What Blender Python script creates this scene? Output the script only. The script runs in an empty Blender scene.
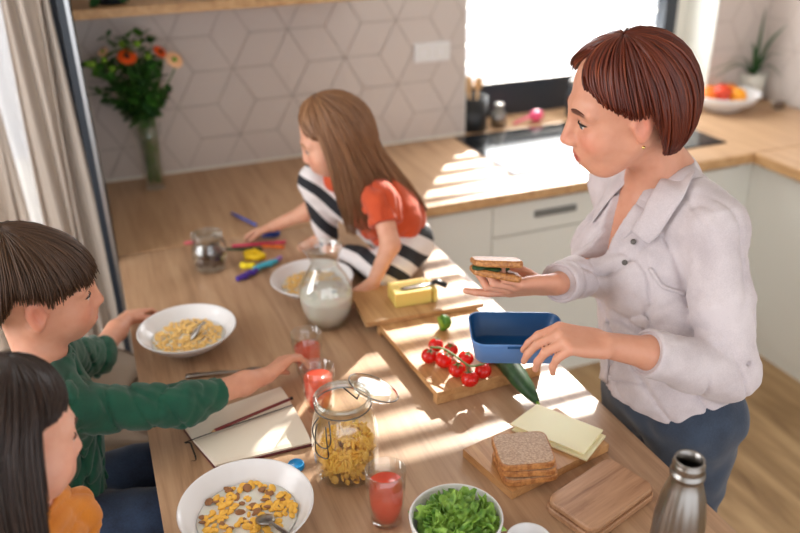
import bpy, bmesh, math, random
import numpy as np
from mathutils import Vector, Matrix, Euler, noise
random.seed(7); rng = np.random.default_rng(7)
SC = bpy.context.scene
COL = SC.collection
V = lambda *a: np.array(a if len(a) > 1 else a[0], dtype=float)
def nrm(v):
    v = np.array(v, float); return v/np.linalg.norm(v)

# ------------------------------------------------------------------ camera
F_PX = 801.15; T = 0.82                       # T = height of the worktop and table
CAM = V(.0189, -2.2625, 1.7913)
_yaw, _pit, _rol = .3612, .4512, -.021
CF = V(math.sin(_yaw)*math.cos(_pit), math.cos(_yaw)*math.cos(_pit), -math.sin(_pit))
_r = V(math.cos(_yaw), -math.sin(_yaw), 0); _u = np.cross(_r, CF)
CR = _r*math.cos(_rol)+_u*math.sin(_rol); CU = -_r*math.sin(_rol)+_u*math.cos(_rol)
cam = bpy.data.cameras.new('camera'); camo = bpy.data.objects.new('camera', cam); COL.objects.link(camo)
camo.matrix_world = Matrix(((CR[0], CU[0], -CF[0], CAM[0]), (CR[1], CU[1], -CF[1], CAM[1]), (CR[2], CU[2], -CF[2], CAM[2]), (0, 0, 0, 1)))
cam.sensor_width = 36; cam.lens = F_PX*36/800; cam.clip_start = .05
cam.dof.use_dof = True; cam.dof.focus_distance = 1.36; cam.dof.aperture_fstop = 2.1
SC.camera = camo

# ------------------------------------------------------------------ light
SUN_AZ = nrm(V(-.588, -.809, 0)); SUN_EL = math.radians(30)
w = bpy.data.worlds.new('world'); SC.world = w; w.use_nodes = True
w.node_tree.nodes["Background"].inputs[0].default_value = (.95, .965, 1.0, 1)
w.node_tree.nodes['Background'].inputs[1].default_value = 1.75
sun = bpy.data.lights.new('sun', 'SUN'); sun.energy = 12.0; sun.angle = math.radians(.5); sun.color = (1, .93, .82)
suno = bpy.data.objects.new('sun', sun); COL.objects.link(suno)
sd = SUN_AZ*math.cos(SUN_EL)+V(0, 0, -math.sin(SUN_EL))
suno.rotation_euler = Vector(sd).to_track_quat('-Z', 'Y').to_euler(); suno.location = (3, 4, 3)
def area(name, loc, to, sx, sy, e, col=(1, 1, 1)):
    l = bpy.data.lights.new(name, 'AREA'); l.shape = 'RECTANGLE'; l.size = sx; l.size_y = sy; l.energy = e; l.color = col
    o = bpy.data.objects.new(name, l); COL.objects.link(o); o.location = loc
    o.rotation_euler = (Vector(to)-Vector(loc)).to_track_quat('-Z', 'Y').to_euler(); return o
area('window_daylight', (1.95, 1.05, 1.6), (1.2, -1.0, .9), 1.0, 1.2, 36, (.95, .97, 1))
area('terrace_daylight', (-1.9, -.9, 1.6), (0, -1.0, 1.0), 1.8, 1.6, 42, (.97, .98, 1))
SC.view_settings.view_transform = 'Standard'; SC.view_settings.look = 'None'
SC.view_settings.exposure = 0.3; SC.view_settings.gamma = 1.0; SC.view_settings.use_curve_mapping = False

# ------------------------------------------------------------------ placing
def ray(x, y): return CF+CR*(x-400)/F_PX-CU*(y-266.5)/F_PX
def at(x, y, z=T):
    d = ray(x, y); return CAM+d*(z-CAM[2])/d[2]
def aty(x, y, yy):
    d = ray(x, y); return CAM+d*(yy-CAM[1])/d[1]
def pk(x, y, k): return CAM+ray(x, y)*k
def hz(x, y, py):                              # height at which the vertical through x, y is seen on picture row py
    a = (266.5-py)/F_PX                        # (d.CU) = a (d.CF)
    d0 = V(x, y, 0)-CAM; q = CU-a*CF
    return -(d0@q)/q[2]

# ------------------------------------------------------------------ materials
MATS = {}
def srgb(c):
    return tuple((v/255/12.92 if v/255 <= .04045 else ((v/255+.055)/1.055)**2.4) for v in c)+(1,)
def pri(name, col, rough=.5, metal=0, **kw):
    m = bpy.data.materials.new(name); m.use_nodes = True; b = m.node_tree.nodes['Principled BSDF']
    b.inputs['Base Color'].default_value = srgb(col); b.inputs['Roughness'].default_value = rough; b.inputs['Metallic'].default_value = metal
    for k, v in kw.items(): b.inputs[k.replace('_', ' ')].default_value = v
    return m
def N(m, t, **kw):
    n = m.node_tree.nodes.new(t)
    for k, v in kw.items(): setattr(n, k, v)
    return n
def L(m, a, b): m.node_tree.links.new(a, b)
def coords(m, scale=(1, 1, 1), rot=(0, 0, 0), kind='Object'):
    tc = N(m, 'ShaderNodeTexCoord'); mp = N(m, 'ShaderNodeMapping'); L(m, tc.outputs[kind], mp.inputs[0])
    mp.inputs['Scale'].default_value = scale; mp.inputs['Rotation'].default_value = rot; return mp.outputs[0]
def noisy(m, vec, scale, detail=4, rough=.55, dist=0):
    n = N(m, 'ShaderNodeTexNoise'); n.inputs['Scale'].default_value = scale; n.inputs['Detail'].default_value = detail
    n.inputs['Roughness'].default_value = rough; n.inputs['Distortion'].default_value = dist; L(m, vec, n.inputs['Vector']); return n.outputs['Fac']
def ramp(m, fac, stops):
    r = N(m, 'ShaderNodeValToRGB'); e = r.color_ramp.elements
    while len(e) > 1: e.remove(e[-1])
    e[0].position = stops[0][0]; e[0].color = srgb(stops[0][1])
    for p, c in stops[1:]:
        q = e.new(p); q.color = srgb(c)
    L(m, fac, r.inputs[0]); return r.outputs[0]
def bump(m, fac, strength=.3, dist=.002):
    b = N(m, 'ShaderNodeBump'); b.inputs['Strength'].default_value = strength; b.inputs['Distance'].default_value = dist
    L(m, fac, b.inputs['Height']); L(m, b.outputs[0], m.node_tree.nodes['Principled BSDF'].inputs['Normal'])
def BC(m, out): L(m, out, m.node_tree.nodes['Principled BSDF'].inputs['Base Color'])
def wood(name, light, mid, dark, rot=0, rough=.4, scale=1.0, stretch=14):
    m = pri(name, mid, rough)
    v = coords(m, (stretch*scale, 1*scale, stretch*scale), (0, 0, rot))
    a = noisy(m, v, 2.2, 6, .6, .6)
    v2 = coords(m, (60*scale, 2.5*scale, 60*scale), (0, 0, rot)); b = noisy(m, v2, 3, 3, .6)
    v3 = coords(m, (3.2*scale, .5*scale, 3.2*scale), (0, 0, rot)); c = noisy(m, v3, 2.2, 2, .5, 1.2)
    mx = N(m, 'ShaderNodeMath', operation='MULTIPLY_ADD'); L(m, b, mx.inputs[0]); mx.inputs[1].default_value = .35
    L(m, a, mx.inputs[2])
    m2 = N(m, 'ShaderNodeMath', operation='MULTIPLY_ADD'); L(m, c, m2.inputs[0]); m2.inputs[1].default_value = .5; L(m, mx.outputs[0], m2.inputs[2])
    m3 = N(m, 'ShaderNodeMath', operation='MULTIPLY'); L(m, m2.outputs[0], m3.inputs[0]); m3.inputs[1].default_value = .55
    BC(m, ramp(m, m3.outputs[0], [(.36, dark), (.49, mid), (.6, light)]))
    bump(m, mx.outputs[0], .12, .001)
    return m
M = {}
M['table'] = wood('table_oak', (190, 156, 124), (176, 141, 110), (146, 112, 84), 0, .36)
M['worktop'] = wood('worktop_oak', (196, 160, 124), (184, 147, 112), (164, 127, 92), math.pi/2, .42)
M['oakedge'] = wood('edge_oak', (205, 165, 118), (188, 146, 98), (160, 116, 74), math.pi/2, .45)
M['board'] = wood('board_wood', (214, 170, 118), (196, 148, 96), (160, 110, 64), .3, .45, 1.6, 9)
M['bamboo'] = wood('bamboo', (208, 160, 108), (190, 140, 90), (158, 106, 62), .9, .42, 2.2, 10)
M['lidwood'] = wood('lid_wood', (188, 146, 112), (172, 130, 97), (134, 94, 66), -.75, .45, 2, 10)
M['floor'] = wood('floor_oak', (190, 158, 116), (166, 134, 94), (122, 92, 58), .9, .5, .9, 7)
def fabric(name, col, col2=None, scale=500, rough=.85, b=.25, trans=0, sheen=.2):
    m = pri(name, col, rough); m.node_tree.nodes['Principled BSDF'].inputs['Sheen Weight'].default_value = sheen
    v = coords(m); f = noisy(m, v, scale, 2); g = noisy(m, v, 14, 3)
    if col2:
        mx = N(m, 'ShaderNodeMath', operation='MULTIPLY_ADD'); L(m, f, mx.inputs[0]); mx.inputs[1].default_value = .5; L(m, g, mx.inputs[2])
        BC(m, ramp(m, mx.outputs[0], [(.5, col2), (.95, col)]))
    bump(m, f, b, .0008)
    return m
M['linen'] = fabric('white_linen', (212, 203, 206), (188, 178, 182), 420, .9, .4)
M['green'] = fabric('green_jersey', (8, 84, 62), (4, 62, 46), 600, .85, .25)
M['denim'] = fabric('denim', (44, 66, 98), (22, 36, 60), 300, .85, .5)
M['mustard'] = fabric('mustard_knit', (214, 130, 22), (190, 108, 12), 400, .9, .3)
M['orange'] = fabric('rust_jersey', (206, 82, 38), (186, 66, 28), 500, .85, .2)
M['dark_denim'] = fabric('dark_denim', (52, 66, 86), (34, 46, 64), 300, .85, .5)
m = pri('striped_leggings', (230, 225, 222), .85)      # black and white swirls
v = coords(m, (1, 1, 1), (.4, .9, .2)); wv = N(m, 'ShaderNodeTexWave'); L(m, v, wv.inputs[0]); wv.inputs['Scale'].default_value = 4.6
wv.inputs['Distortion'].default_value = 3.2; wv.inputs['Detail'].default_value = 0; wv.inputs['Detail Scale'].default_value = 1.2
BC(m, ramp(m, wv.outputs['Fac'], [(.0, (36, 38, 44)), (.44, (36, 38, 44)), (.5, (232, 226, 226))])); M['leggings'] = m
M['white'] = pri('white_lacquer', (226, 226, 218), .45)
M['cream'] = pri('white_wall', (222, 218, 210), .8)
M['porcelain'] = pri('white_porcelain', (232, 232, 234), .22)
M['dark'] = pri('anthracite', (38, 46, 56), .4)
M['alu'] = pri('aluminium', (190, 192, 194), .35, .9)
M['steel'] = pri('brushed_steel', (146, 142, 138), .28, 1.0)
M['handle'] = pri('grey_metal', (128, 130, 128), .45, .6)
M['black'] = pri('black_plastic', (20, 22, 25), .35)
M['hob'] = pri('black_glass', (14, 16, 20), .12)
M['wire'] = pri('steel_wire', (110, 108, 105), .35, 1.0)
M['grout'] = pri('grey_grout', (182, 172, 165), .9)
M['tile'] = pri('tile', (206, 196, 190), .38)
M['milk'] = pri('milk', (240, 234, 226), .25, Subsurface_Weight=.2)
M['butter'] = pri('butter', (240, 214, 120), .45, Subsurface_Weight=.15)
M['cheese'] = pri('cheese', (248, 234, 188), .45, Subsurface_Weight=.15)
M['flake'] = pri('corn_flake', (244, 190, 78), .6)
M['flakebrown'] = pri('brown_flake', (150, 104, 66), .7)
M['mushy'] = pri('mushy_flake', (238, 198, 122), .5)
M['tomato'] = pri('tomato', (206, 26, 18), .16, Subsurface_Weight=.1)
M['vine'] = pri('vine_green', (86, 112, 50), .6)
M['blue'] = pri('blue_plastic', (88, 132, 190), .42)
M['bluein'] = pri('dark_blue_plastic', (8, 74, 128), .38)
M['cap'] = pri('bright_blue_plastic', (10, 132, 196), .4)
M['page'] = pri('cream_paper', (236, 228, 212), .8)
M['cover'] = pri('burgundy_cover', (96, 34, 38), .6)
M['pencil'] = pri('red_pencil', (112, 32, 32), .4)
M['ribbon'] = pri('black_ribbon', (16, 16, 18), .7)
M['sole'] = pri('shell_taupe', (140, 124, 108), .55)
M['leaf'] = pri('leaf_green', (64, 118, 42), .5, Subsurface_Weight=.05)
M['leafdark'] = pri('leaf_dark', (42, 84, 40), .5)
M['leaflime'] = pri('leaf_lime', (124, 168, 46), .5)
M['petalo'] = pri('petal_orange', (240, 92, 24), .6)
M['petalp'] = pri('petal_peach', (246, 196, 152), .6)
M['heart'] = pri('flower_heart', (60, 34, 22), .8)
M['pot'] = pri('white_pot', (214, 212, 202), .5)
M['soil'] = pri('dark_nuts', (74, 46, 32), .8)
M['woodspoon'] = pri('wooden_spoon', (206, 166, 120), .6)
M['pink'] = pri('pink_plastic', (232, 86, 130), .4)
M['eye'] = pri('eye_white', (226, 220, 216), .15)
M['iris'] = pri('iris', (62, 60, 54), .1)
M['gold'] = pri('gold', (220, 190, 120), .25, 1.0)
M['button'] = pri('grey_button', (92, 86, 82), .4)
def leafy(name, a, b, sc=60):
    m = pri(name, a, .5); f = noisy(m, coords(m), sc, 3); BC(m, ramp(m, f, [(.35, b), (.65, a)])); return m
M['salad'] = leafy('lettuce', (150, 190, 78), (78, 126, 36), 50)
M['cuke'] = leafy('cucumber_skin', (44, 86, 44), (24, 56, 30), 60)
M['crumb'] = leafy('bread_crumb', (196, 162, 128), (158, 120, 88), 260); bump(M['crumb'], noisy(M['crumb'], coords(M['crumb']), 300, 3), .8, .002)
M['crust'] = leafy('bread_crust', (204, 142, 82), (154, 94, 48), 120); bump(M['crust'], noisy(M['crust'], coords(M['crust']), 200, 3), .6, .002)
M['toast'] = leafy('toast', (200, 140, 78), (150, 92, 48), 200)
def glass(name, tint=(1, 1, 1), refl=1.0, ior=1.5):
    m = bpy.data.materials.new(name); m.use_nodes = True; nt = m.node_tree; nt.nodes.clear()
    o = N(m, 'ShaderNodeOutputMaterial'); mx = N(m, 'ShaderNodeMixShader'); t = N(m, 'ShaderNodeBsdfTransparent'); g = N(m, 'ShaderNodeBsdfGlossy')
    f = N(m, 'ShaderNodeFresnel'); f.inputs[0].default_value = 1.5
    ge = N(m, 'ShaderNodeNewGeometry'); mi = N(m, 'ShaderNodeMath', operation='MULTIPLY_ADD'); L(m, ge.outputs['Backfacing'], mi.inputs[0]); mi.inputs[1].default_value = 1/ior-ior; mi.inputs[2].default_value = ior; L(m, mi.outputs[0], f.inputs[0])
    t.inputs[0].default_value = tint+(1,); g.inputs['Roughness'].default_value = .03; g.inputs[0].default_value = (refl, refl, refl, 1)
    L(m, f.outputs[0], mx.inputs[0]); L(m, t.outputs[0], mx.inputs[1]); L(m, g.outputs[0], mx.inputs[2]); L(m, mx.outputs[0], o.inputs[0]); return m
M['glass'] = glass('clear_glass', (.94, .955, .945), 1.0, 1.85)
M['pane'] = glass('window_glass', (.98, .98, .98))
def juice():
    m = bpy.data.materials.new('pink_juice'); m.use_nodes = True; nt = m.node_tree; b = nt.nodes['Principled BSDF']
    b.inputs['Base Color'].default_value = srgb((244, 112, 88)); b.inputs['Roughness'].default_value = .15
    t = N(m, 'ShaderNodeBsdfTranslucent'); t.inputs[0].default_value = srgb((255, 140, 108)); mx = N(m, 'ShaderNodeMixShader'); mx.inputs[0].default_value = .5
    L(m, b.outputs[0], mx.inputs[1]); L(m, t.outputs[0], mx.inputs[2]); L(m, mx.outputs[0], nt.nodes['Material Output'].inputs[0]); return m
M['juice'] = juice()
def curtainmat(name, col, tr, alpha=0.0):
    m = bpy.data.materials.new(name); m.use_nodes = True; nt = m.node_tree; b = nt.nodes['Principled BSDF']
    b.inputs['Base Color'].default_value = srgb(col); b.inputs['Roughness'].default_value = .9
    t = N(m, 'ShaderNodeBsdfTranslucent'); t.inputs[0].default_value = srgb(col); mx = N(m, 'ShaderNodeMixShader'); mx.inputs[0].default_value = tr
    L(m, b.outputs[0], mx.inputs[1]); L(m, t.outputs[0], mx.inputs[2])
    p = N(m, 'ShaderNodeBsdfTransparent'); m2 = N(m, 'ShaderNodeMixShader'); m2.inputs[0].default_value = alpha
    L(m, mx.outputs[0], m2.inputs[1]); L(m, p.outputs[0], m2.inputs[2]); L(m, m2.outputs[0], nt.nodes['Material Output'].inputs[0]); return m
M['drape'] = curtainmat('drape', (222, 212, 202), .55)
M['sheer'] = curtainmat('sheer', (236, 236, 238), .6, .35)
def skinmat(name, base):
    m = pri(name, base, .48, Subsurface_Weight=.18, Subsurface_Scale=.02)
    m.node_tree.nodes['Principled BSDF'].inputs['Subsurface Radius'].default_value = (1, .35, .2)
    a = N(m, 'ShaderNodeAttribute', attribute_name='tone'); f = noisy(m, coords(m), 45, 4)
    mx = N(m, 'ShaderNodeMix', data_type='RGBA', blend_type='MULTIPLY'); mx.inputs[0].default_value = .35
    L(m, a.outputs['Color'], mx.inputs[6]); L(m, ramp(m, f, [(.3, (236, 206, 190)), (.6, (255, 246, 240))]), mx.inputs[7]); BC(m, mx.outputs[2])
    bump(m, noisy(m, coords(m), 260, 3), .12, .0006)
    return m
M['skin'] = skinmat('skin', (222, 172, 148))
def hairmat(name, a, b, c):
    m = pri(name, b, .38); nt = m.node_tree; p = nt.nodes['Principled BSDF']; p.inputs['Specular IOR Level'].default_value = .45
    tc = N(m, 'ShaderNodeTexCoord'); mp = N(m, 'ShaderNodeMapping'); L(m, tc.outputs['UV'], mp.inputs[0]); mp.inputs['Scale'].default_value = (150, 2.2, 1)
    f = noisy(m, mp.outputs[0], 1, 4, .6); BC(m, ramp(m, f, [(.3, a), (.52, b), (.72, c)])); bump(m, f, .5, .002); return m
M['hair_auburn'] = hairmat('auburn_hair', (44, 15, 9), (96, 36, 20), (150, 74, 38))
M['hair_brown'] = hairmat('brown_hair', (40, 27, 19), (78, 54, 38), (116, 84, 60))
M['hair_dark'] = hairmat('dark_hair', (18, 12, 10), (44, 30, 25), (78, 56, 46))
M['hair_light'] = hairmat('light_brown_hair', (92, 62, 42), (138, 98, 68), (184, 142, 104))

# ------------------------------------------------------------------ object helpers
def tag(o, label=None, cat=None, group=None, kind=None):
    if label: o['label'] = label
    if cat: o['category'] = cat
    if group: o['group'] = group
    if kind: o['kind'] = kind
    return o
def empty(name, loc=(0, 0, 0), rz=0, label=None, cat=None, group=None):
    o = bpy.data.objects.new(name, None); COL.objects.link(o); o.location = loc; o.rotation_euler = (0, 0, rz); o.empty_display_size = .05
    return tag(o, label, cat, group)
def world(o):
    if o is None: return Matrix.Identity(4)
    p = world(o.parent); return p @ o.matrix_basis
def link(name, me, mat, parent=None, smooth=True, local=False):
    """mesh given in world coordinates unless local; parented so that it keeps its place"""
    o = bpy.data.objects.new(name, me); COL.objects.link(o)
    for mm in (mat if isinstance(mat, (list, tuple)) else [mat]): me.materials.append(mm)
    if smooth: me.shade_smooth()
    if parent is not None:
        o.parent = parent
        if not local: me.transform(world(parent).inverted())
    return o
def from_bm(name, bm, mat, parent=None, smooth=True, local=False, loc=None, rot=None):
    me = bpy.data.meshes.new(name); bmesh.ops.recalc_face_normals(bm, faces=bm.faces[:]); bm.to_mesh(me); bm.free()
    o = link(name, me, mat, parent, smooth, local or loc is not None)
    if loc is not None: o.location = loc
    if rot is not None: o.rotation_euler = rot
    return o
def box(bm, x0, x1, y0, y1, z0, z1, bev=0, mi=0, Mx=None):
    r = bmesh.ops.create_cube(bm, size=1); vs = r['verts']
    for v in vs: v.co = Vector(((x0+x1)/2+v.co.x*(x1-x0), (y0+y1)/2+v.co.y*(y1-y0), (z0+z1)/2+v.co.z*(z1-z0)))
    fs = list({f for v in vs for f in v.link_faces})
    for f in fs: f.material_index = mi
    if bev:
        es = list({e for v in vs for e in v.link_edges})
        g = bmesh.ops.bevel(bm, geom=es, offset=bev, segments=2, affect='EDGES', profile=.6); vs = list(set(g['verts']) | {v for v in vs if v.is_valid})
    if Mx is not None: bmesh.ops.transform(bm, matrix=Mx, verts=vs)
    return vs
def bxo(name, b, mat, parent=None, bev=0, **kw):
    bm = bmesh.new(); box(bm, *b, bev); return from_bm(name, bm, mat, parent, smooth=False, **kw)
def lathe(bm, prof, n=48, c=(0, 0, 0), close=False, mi=0, Mx=None):
    rings = []; c = Vector(c); allv = []
    for r, z in prof:
        if r < 1e-6: rings.append([bm.verts.new(c+Vector((0, 0, z)))])
        else: rings.append([bm.verts.new(c+Vector((r*math.cos(2*math.pi*i/n), r*math.sin(2*math.pi*i/n), z))) for i in range(n)])
        allv += rings[-1]
    for a, b in zip(rings, rings[1:]+([rings[0]] if close else [])):
        for i in range(n):
            j = (i+1) % n
            if len(a) == 1 and len(b) == 1: continue
            q = [a[0], b[j], b[i]] if len(a) == 1 else [a[i], a[j], b[0]] if len(b) == 1 else [a[i], a[j], b[j], b[i]]
            bm.faces.new(q).material_index = mi
    if Mx is not None: bmesh.ops.transform(bm, matrix=Mx, verts=allv)
    return allv
def tube(bm, pts, r, n=8, mi=0, flat=1.0, up=None, uv=None):
    pts = [np.array(p, float) for p in pts]; m = len(pts); rs = r if hasattr(r, '__len__') else [r]*m
    rings = []; u = None
    for i in range(m):
        t = nrm(pts[min(i+1, m-1)]-pts[max(i-1, 0)]+1e-12)
        if u is None:
            a = V(0, 0, 1) if up is None else up
            if abs(t@nrm(a)) > .95: a = V(1, 0, 0)
            u = nrm(np.cross(t, a))
        u = nrm(u-t*(u@t)); w_ = np.cross(t, u)
        rings.append([bm.verts.new(Vector(pts[i]+rs[i]*(u*math.cos(2*math.pi*k/n)+w_*flat*math.sin(2*math.pi*k/n)))) for k in range(n)])
    for a, b in zip(rings, rings[1:]):
        for k in range(n):
            f = bm.faces.new([a[k], a[(k+1) % n], b[(k+1) % n], b[k]]); f.material_index = mi
    bm.faces.new(rings[0][::-1]).material_index = mi; bm.faces.new(rings[-1]).material_index = mi
    return rings
def tubeo(name, pts, r, mat, parent=None, n=8, **kw):
    bm = bmesh.new(); tube(bm, pts, r, n, **kw); return from_bm(name, bm, mat, parent)
def cat_mull(P, n=8):
    P = [np.array(p, float) for p in P]; Q = [2*P[0]-P[1]]+P+[2*P[-1]-P[-2]]; out = []
    for i in range(1, len(Q)-2):
        for j in range(n):
            t = j/n; a, b, c, d = Q[i-1:i+3]
            out.append(.5*((2*b)+(-a+c)*t+(2*a-5*b+4*c-d)*t*t+(-a+3*b-3*c+d)*t**3))
    return out+[P[-1]]
_SPH = {}
def blob(bm, c, r, seg=12, sq=(1, 1, 1), mi=0, rot=None):
    if seg not in _SPH:
        rn = max(6, seg*2//3); vs = [(0, 0, 1)]
        for i in range(1, rn):
            t = math.pi*i/rn
            for k in range(seg): vs.append((math.sin(t)*math.cos(2*math.pi*k/seg), math.sin(t)*math.sin(2*math.pi*k/seg), math.cos(t)))
        vs.append((0, 0, -1)); fs = []; n = len(vs)-1
        for k in range(seg):
            k2 = (k+1) % seg; fs.append((0, 1+k, 1+k2)); fs.append((n, n-seg+k2, n-seg+k))
            for i in range(rn-2): a = 1+i*seg; fs.append((a+k, a+seg+k, a+seg+k2, a+k2))
        _SPH[seg] = (np.array(vs), fs)
    vs, fs = _SPH[seg]; P = vs*r*np.array(sq)
    if rot is not None: P = P @ np.array(rot).T[:3, :3]
    P = P+np.array(c, float); nv = [bm.verts.new(p) for p in P.tolist()]
    for f in fs: bm.faces.new([nv[k] for k in f]).material_index = mi
    return nv
def rrect(hx, hy, r, n=6):
    out = []
    for cx, cy, a0 in ((hx-r, hy-r, 0), (-hx+r, hy-r, 90), (-hx+r, -hy+r, 180), (hx-r, -hy+r, 270)):
        for i in range(n+1):
            a = math.radians(a0+90*i/n); out.append((cx+r*math.cos(a), cy+r*math.sin(a)))
    return out
def slab(bm, outline, z0, z1, bev=.002, mi=0, Mx=None):
    """a plate with a closed outline and softened rims"""
    c = np.mean(outline, 0); rings = []
    def ring(z, off):
        o = []
        for p in outline:
            d = np.array(p)-c; l = np.linalg.norm(d); q = c+d*(l-off)/l; o.append(bm.verts.new((q[0], q[1], z)))
        return o
    rings = [ring(z0, bev), ring(z0+bev, 0), ring(z1-bev, 0), ring(z1, bev)]
    n = len(outline)
    for a, b in zip(rings, rings[1:]):
        for i in range(n): bm.faces.new([a[i], a[(i+1) % n], b[(i+1) % n], b[i]]).material_index = mi
    bm.faces.new(rings[0][::-1]).material_index = mi; bm.faces.new(rings[-1]).material_index = mi
    if Mx is not None: bmesh.ops.transform(bm, matrix=Mx, verts=[v for r in rings for v in r])
def copy_tree(o, parent=None):
    c = o.copy(); COL.objects.link(c); c.parent = parent
    for ch in [x for x in bpy.data.objects if x.parent == o]: copy_tree(ch, c)
    return c
def frame3(f, up=(0, 0, 1)):
    """columns forward, left, up"""
    f = nrm(f); l = nrm(np.cross(up, f)); u = np.cross(f, l); return np.stack([f, l, u], 1)

# ================================================================== THE SETTING
YW = .69                                       # face of the back wall
def struct(name, b, mat, bev=0, parent=None):
    o = bxo(name, b, mat, parent, bev)
    if parent is None: o['kind'] = 'structure'
    return o
struct('floor', (-2.6, 3.0, -4.2, 1.2, -.05, 0), M['floor'])
struct('ceiling', (-2.6, 3.1, -4.2, .96, 2.5, 2.56), M['cream'])
WX0, WX1 = 1.436, 2.678                        # window recess
bm = bmesh.new()                               # back wall around the recess
box(bm, -.03, WX0, YW+.008, .95, 0, 2.5); box(bm, WX1, 3.1, YW+.008, .95, 0, 2.5); box(bm, WX0, WX1, YW+.008, .95, 2.44, 2.5); box(bm, WX0, WX1, YW+.008, .95, 0, T-.03)
wb = tag(from_bm('wall_back', bm, M['cream'], smooth=False), kind='structure')
bxo('grout', (0, WX0-.004, YW+.002, YW+.012, T, 2.3), M['grout'], wb); bxo('grout', (WX1+.004, 2.975, YW+.002, YW+.012, T, 2.3), M['grout'], wb)
def tiles(name, clip, tf, parent):             # tumbling-block rhombs
    bm = bmesh.new(); s = .2445; cx = s*math.sqrt(3)/2; g = .0022
    for i in range(-2, 18):
        for j in range(-2, 10):
            a = V(.503+(i-2)*cx, .938+j*s+(s/2 if i % 2 else 0))
            for d in (V(0, s), V(cx, s/2), V(cx, -s/2)):
                b = a+d; mid = (a+b)/2; pr = V(-d[1], d[0])/(2*math.sqrt(3))
                q = [a, mid+pr, b, mid-pr]; q = [mid+(p-mid)*(1-g/.06) for p in q]
                if all(clip[0] <= p[0] <= clip[1] and clip[2] <= p[1] <= clip[3] for p in q): pass
                else:                                   # cut at the border of the wall
                    poly = q
                    for ax, lim, sg in ((0, clip[0], 1), (0, clip[1], -1), (1, clip[2], 1), (1, clip[3], -1)):
                        out = []
                        for k in range(len(poly)):
                            p, r = poly[k], poly[(k+1) % len(poly)]; dp, dr = sg*(p[ax]-lim), sg*(r[ax]-lim)
                            if dp >= 0: out.append(p)
                            if dp*dr < 0: out.append(p+(r-p)*dp/(dp-dr))
                        poly = out
                        if len(poly) < 3: break
                    q = poly
                if len(q) < 3: continue
                vs = [bm.verts.new(tf(p[0], p[1], 0)) for p in q]; ws = [bm.verts.new(tf(p[0], p[1], .0035)) for p in q]
                bm.faces.new(ws)
                for k in range(len(q)): bm.faces.new([vs[k], vs[(k+1) % len(q)], ws[(k+1) % len(q)], ws[k]])
    return from_bm(name, bm, M['tile'], parent, smooth=False)
tiles('wall_tiles', (.0, WX0-.002, T+.008, 2.3), lambda a, b, h: (a, YW+.002-h, b), wb)
tiles('wall_tiles', (WX1+.002, 2.972, T+.002, 2.3), lambda a, b, h: (a, YW+.002-h, b), wb)
bxo('sealing_strip', (0, WX0-.002, YW-.006, YW, T, T+.009), M['white'], wb)
wr = struct('wall_right', (2.98, 3.1, -4.2, .95, 0, 2.5), M['cream'])
bxo('grout', (2.972, 2.984, -1.6, YW, T, 2.3), M['grout'], wr)
tiles('wall_tiles', (.1, 2.35, T+.002, 2.3), lambda a, b, h: (2.974-h, YW-a+.1, b), wr)
# window in the recess: anthracite frame, pane, white reveals
wy = .885
win = empty('window_1', (2.05, wy, T)); win['kind'] = 'structure'
zf = float(aty(520, 93, wy)[2])
bm = bmesh.new(); fx1 = float(aty(678, 10, wy)[0]); zt = float(aty(520, 80, wy)[2])
box(bm, WX0-.02, WX1, wy, wy+.07, T-.02, zt, .004); box(bm, WX0-.02, WX0+.015, wy, wy+.07, zt, 2.44, .004); box(bm, fx1-.07, fx1, wy, wy+.07, zt, 2.44, .004); box(bm, fx1, WX1, wy+.02, wy+.07, zt, 2.44)
box(bm, WX0, WX1, wy, wy+.07, 2.39, 2.44, .004)
from_bm('window_frame', bm, M['dark'], win, smooth=False)
bxo('window_pane', (WX0+.015, fx1-.06, wy+.03, wy+.036, zt, 2.39), M['pane'], win)
bxo('reveal', (WX1-.006, WX1+.004, YW+.001, wy+.02, T+.001, 2.439), M['white'], win); bxo('reveal', (WX0-.004, WX0+.003, YW+.001, wy, T+.001, 2.439), M['white'], win)
bxo('reveal', (fx1, WX1, wy+.005, wy+.02, T, 2.44), M['white'], win)
# outside venetian blind, slats open
bl = empty('venetian_blind', (2.0, 1.06, 2.25), label='pale outdoor slatted blind hanging behind the kitchen window', cat='blind')
bm = bmesh.new(); z = zt+.06; tl = math.radians(2)
while z < 2.38:
    Mx = Matrix.Translation((0, 1.03, z)) @ Matrix.Rotation(tl, 4, 'X'); box(bm, WX0-.15, fx1+.05, -.027, .027, -.0012, .0012, 0, 0, Mx); z += .082
from_bm('slats', bm, M['white'], bl, smooth=False)
bxo('head_rail', (WX0-.15, fx1+.05, 1.0, 1.06, 2.40, 2.44), M['alu'], bl)
for x in (WX0+.25, fx1-.35): tubeo('lift_cord', [V(x, 1.03, zt), V(x, 1.03, 2.40)], .0018, M['alu'], bl, 6)
# terrace side: wall pieces and a wide glazed door behind curtains
struct('wall_left', (-2.7, -2.6, -4.2, 1.2, 0, 2.5), M['cream'])
struct('wall_terrace', (-2.6, -.03, .5, .6, 2.3, 2.5), M['cream']); struct('wall_terrace_side', (-2.6, -1.6, .5, .6, 0, 2.3), M['cream'])
dr = empty('door_1', (-.8, .45, 0)); dr['kind'] = 'structure'
bm = bmesh.new()
for x in (-1.6, -.78, -.1): box(bm, x, x+.07, .44, .5, 0, 2.3, .003)
box(bm, -1.6, -.03, .44, .5, 0, .08, .003); box(bm, -1.6, -.03, .44, .5, 2.22, 2.3, .003)
from_bm('door_frame', bm, M['dark'], dr, smooth=False)
bxo('door_pane', (-1.53, -.1, .465, .471, .08, 2.22), M['pane'], dr)
struct('terrace', (-3.2, 4, 1.2, 4, -.06, -.01), M['cream'])
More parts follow.
